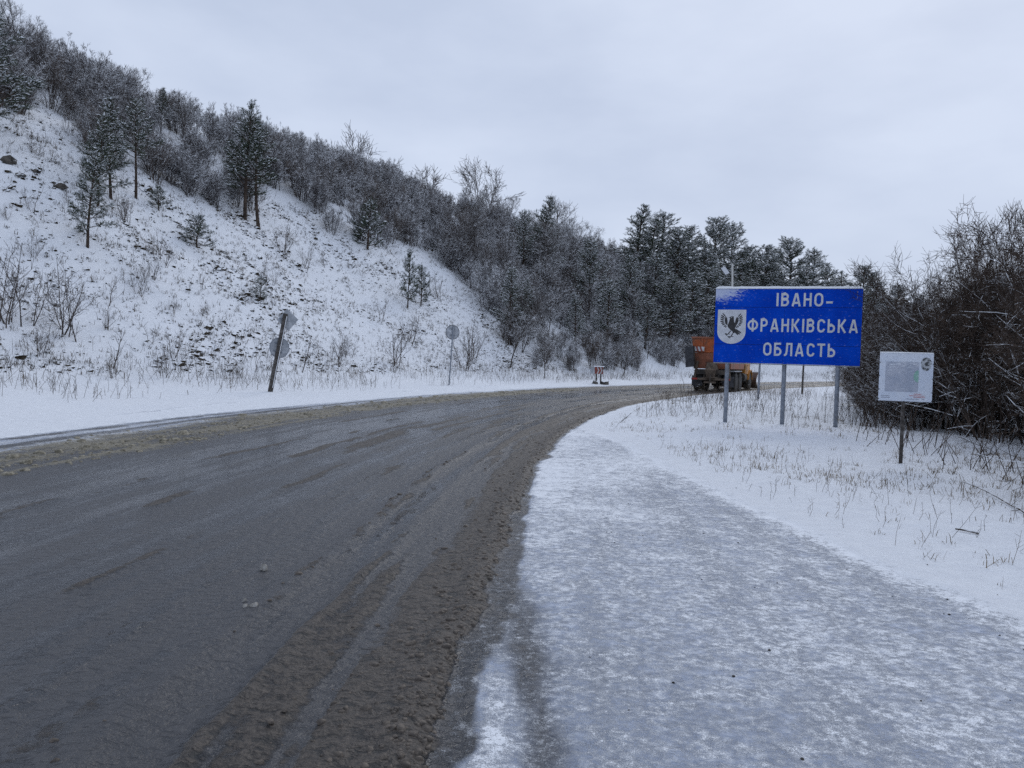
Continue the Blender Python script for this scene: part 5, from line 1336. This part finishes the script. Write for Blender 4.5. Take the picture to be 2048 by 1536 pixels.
part(MB().box((3.65, 0, 1.42), (1.25, 1.15, 0.72), taper=(0.96, 0.9)), 'bonnet', 'yellow', bevel=0.06)
for s_ in (-1, 1):
    mb = MB(); arc = [(2.85 + 0.78 * math.cos(a), 0.58 + 0.78 * math.sin(a)) for a in np.linspace(0.15, math.pi - 0.15, 12)]; ins = [(2.85 + 0.72 * math.cos(a), 0.58 + 0.72 * math.sin(a)) for a in np.linspace(math.pi - 0.15, 0.15, 12)]
    y0_, y1_ = sorted((s_ * 0.62, s_ * 1.22)); n_ = len(arc)
    V = [(x_, y0_, z_) for x_, z_ in arc] + [(x_, y1_, z_) for x_, z_ in arc] + [(x_, y0_, z_) for x_, z_ in ins[::-1]] + [(x_, y1_, z_) for x_, z_ in ins[::-1]]
    Fw = []
    for k in range(n_ - 1): Fw += [[k, k + 1, n_ + k + 1, n_ + k], [2 * n_ + k, 3 * n_ + k, 3 * n_ + k + 1, 2 * n_ + k + 1], [k, 2 * n_ + k, 2 * n_ + k + 1, k + 1], [n_ + k, n_ + k + 1, 3 * n_ + k + 1, 3 * n_ + k]]
    Fw += [[0, n_, 3 * n_, 2 * n_], [n_ - 1, 3 * n_ - 1, 4 * n_ - 1, 2 * n_ - 1]]
    mb.add(V, Fw); wing_ = part(mb, 'wing', 'yellow')
    part(MB().cyl((4.28, s_ * 0.80, 1.12), (4.36, s_ * 0.80, 1.12), 0.11, n=14), 'headlight', 'white_film', wing_)
for s_ in (-1, 1): part(MB().box((-2.0, s_ * 0.98, 1.24), (2.5, 0.5, 0.04)), 'rear_mudguard', 'sign_back', bevel=0.01)
part(MB().cyl((0.5, -0.95, 0.85), (1.35, -0.95, 0.85), 0.27, n=18), 'fuel_tank', 'chassis', smooth=False)
part(MB().cyl((1.12, 0.9, 1.0), (1.12, 0.9, 2.95), 0.06, n=10), 'exhaust', 'chassis')
def wheel(x_, y_, w):
    mb = MB(); mb.lathe_y([(0.33, -w / 2), (0.50, -w / 2), (0.575, -w / 2 + 0.05), (0.585, 0), (0.575, w / 2 - 0.05), (0.50, w / 2), (0.33, w / 2)], 30)
    e = part(mb, 'wheel', 'rubber', loc=(x_, y_, 0.578))
    for k in range(30):
        pass
    mb = MB(); sg = 1 if y_ > 0 else -1
    mb.lathe_y([(0.34, sg * (w / 2 - 0.01)), (0.30, sg * (w / 2 - 0.06)), (0.16, sg * (w / 2 - 0.09)), (0.12, sg * (w / 2 + 0.01)), (0.02, sg * (w / 2 + 0.02))], 20); part(mb, 'rim', 'rim', e)
    mb = MB()
    for k in range(36):
        a = k * 2 * math.pi / 36; mb.box((0.582 * math.cos(a), (0.25 if k % 2 else -0.25) * w, 0.582 * math.sin(a)), (0.03, w * 0.42, 0.055), rot=Matrix.Rotation(-a, 3, 'Y'))
    part(mb, 'tread', 'rubber', e)['kind'] = 'stuff'
for x_ in (-2.65, -1.30):
    for s_ in (-1, 1): wheel(x_, s_ * 0.98, 0.54)
    part(MB().cyl((x_, -0.9, 0.578), (x_, 0.9, 0.578), 0.09, n=12), 'axle', 'chassis'); part(MB().cyl((x_, -0.2, 0.578), (x_, 0.2, 0.578), 0.24, n=14), 'differential', 'chassis')
for s_ in (-1, 1): wheel(2.85, s_ * 1.0, 0.34)
part(MB().cyl((2.85, -0.95, 0.578), (2.85, 0.95, 0.578), 0.07, n=10), 'axle', 'chassis')
# plough
mb = MB(); arc = [(0.05 - 0.34 * math.sin(a * 1.0) ** 1.0, 0.06 + 1.0 * t_) for t_, a in [(i / 8, math.pi * i / 8) for i in range(9)]]
V = []; 
for y_ in (-1.5, 1.5): V += [(x_, y_, z_ * (1.12 if y_ < 0 else 1.0)) for x_, z_ in arc] + [(x_ - 0.03, y_, z_ * (1.12 if y_ < 0 else 1.0)) for x_, z_ in arc]
n_ = 9; Fp = []
for k in range(8): Fp += [[k, k + 1, 2 * n_ + k + 1, 2 * n_ + k], [n_ + k, 3 * n_ + k, 3 * n_ + k + 1, n_ + k + 1]]
Fp += [list(range(n_)) + list(range(2 * n_ - 1, n_ - 1, -1)), list(range(2 * n_, 3 * n_)) + list(range(4 * n_ - 1, 3 * n_ - 1, -1)), [8, 17, 35, 26], [0, 18, 27, 9]]
mb.add(V, Fp); pl = part(mb, 'plough_blade', 'plough', loc=(5.15, 0, 0.0), rotz=math.radians(-18))
for y_ in (-0.9, 0, 0.9): part(MB().box((-0.36, y_, 0.55), (0.05, 0.06, 0.9)), 'blade_rib', 'chassis', pl)
part(MB().box((-0.12, 0, 0.05), (0.03, 3.0, 0.10)), 'cutting_edge', 'chassis', pl) if False else None
for s_ in (-0.45, 0.45): part(MB().box((4.45, s_, 0.62), (1.0, 0.10, 0.12), rot=Matrix.Rotation(0.12, 3, 'Y')), 'plough_arm', 'chassis')
part(MB().box((4.28, 0, 0.85), (0.14, 2.1, 0.28)), 'front_bumper', 'chassis', bevel=0.02)

# fallen branches lying on the verge at the right
for i, (ua, va, ub, vb, lab) in enumerate(((2062, 1042, 1940, 970, 'long thin fallen branch at the right edge of the verge'), (1957, 1076, 1910, 1068, 'short broken stick in the snow near the right edge'))):
    p, q_ = hit(ua, va), hit(ub, vb); T = Tubes(); R = np.random.default_rng(500 + i); d = q_ - p; L_ = np.linalg.norm(d)
    pl = branch_line(R, (0, 0, 0.015), d, L_, 6, 0.05, 0.0)
    pl[:, 2] = ground_z(pl[:, 0] + p[0], pl[:, 1] + p[1]) - p[2] + 0.012 + 0.03 * np.linspace(0, 1, 7) * (1 - i)
    T.add(pl, np.linspace(0.010, 0.003, 7) if i == 0 else np.linspace(0.009, 0.007, 7), 5)
    if i == 0:
        for q in (1, 2, 4): T.add(branch_line(R, pl[q], nrm(pl[q + 1] - pl[q] + R.normal(0, 0.35, 3) * [1, 1, 0.3]), 0.35, 3, 0.08, 0.02), [0.005, 0.004, 0.003, 0.002], 4)
    tag(link('fallen_branch', T.mesh('fallen_branch', M['twig_dark']), loc=p), lab, 'branch')
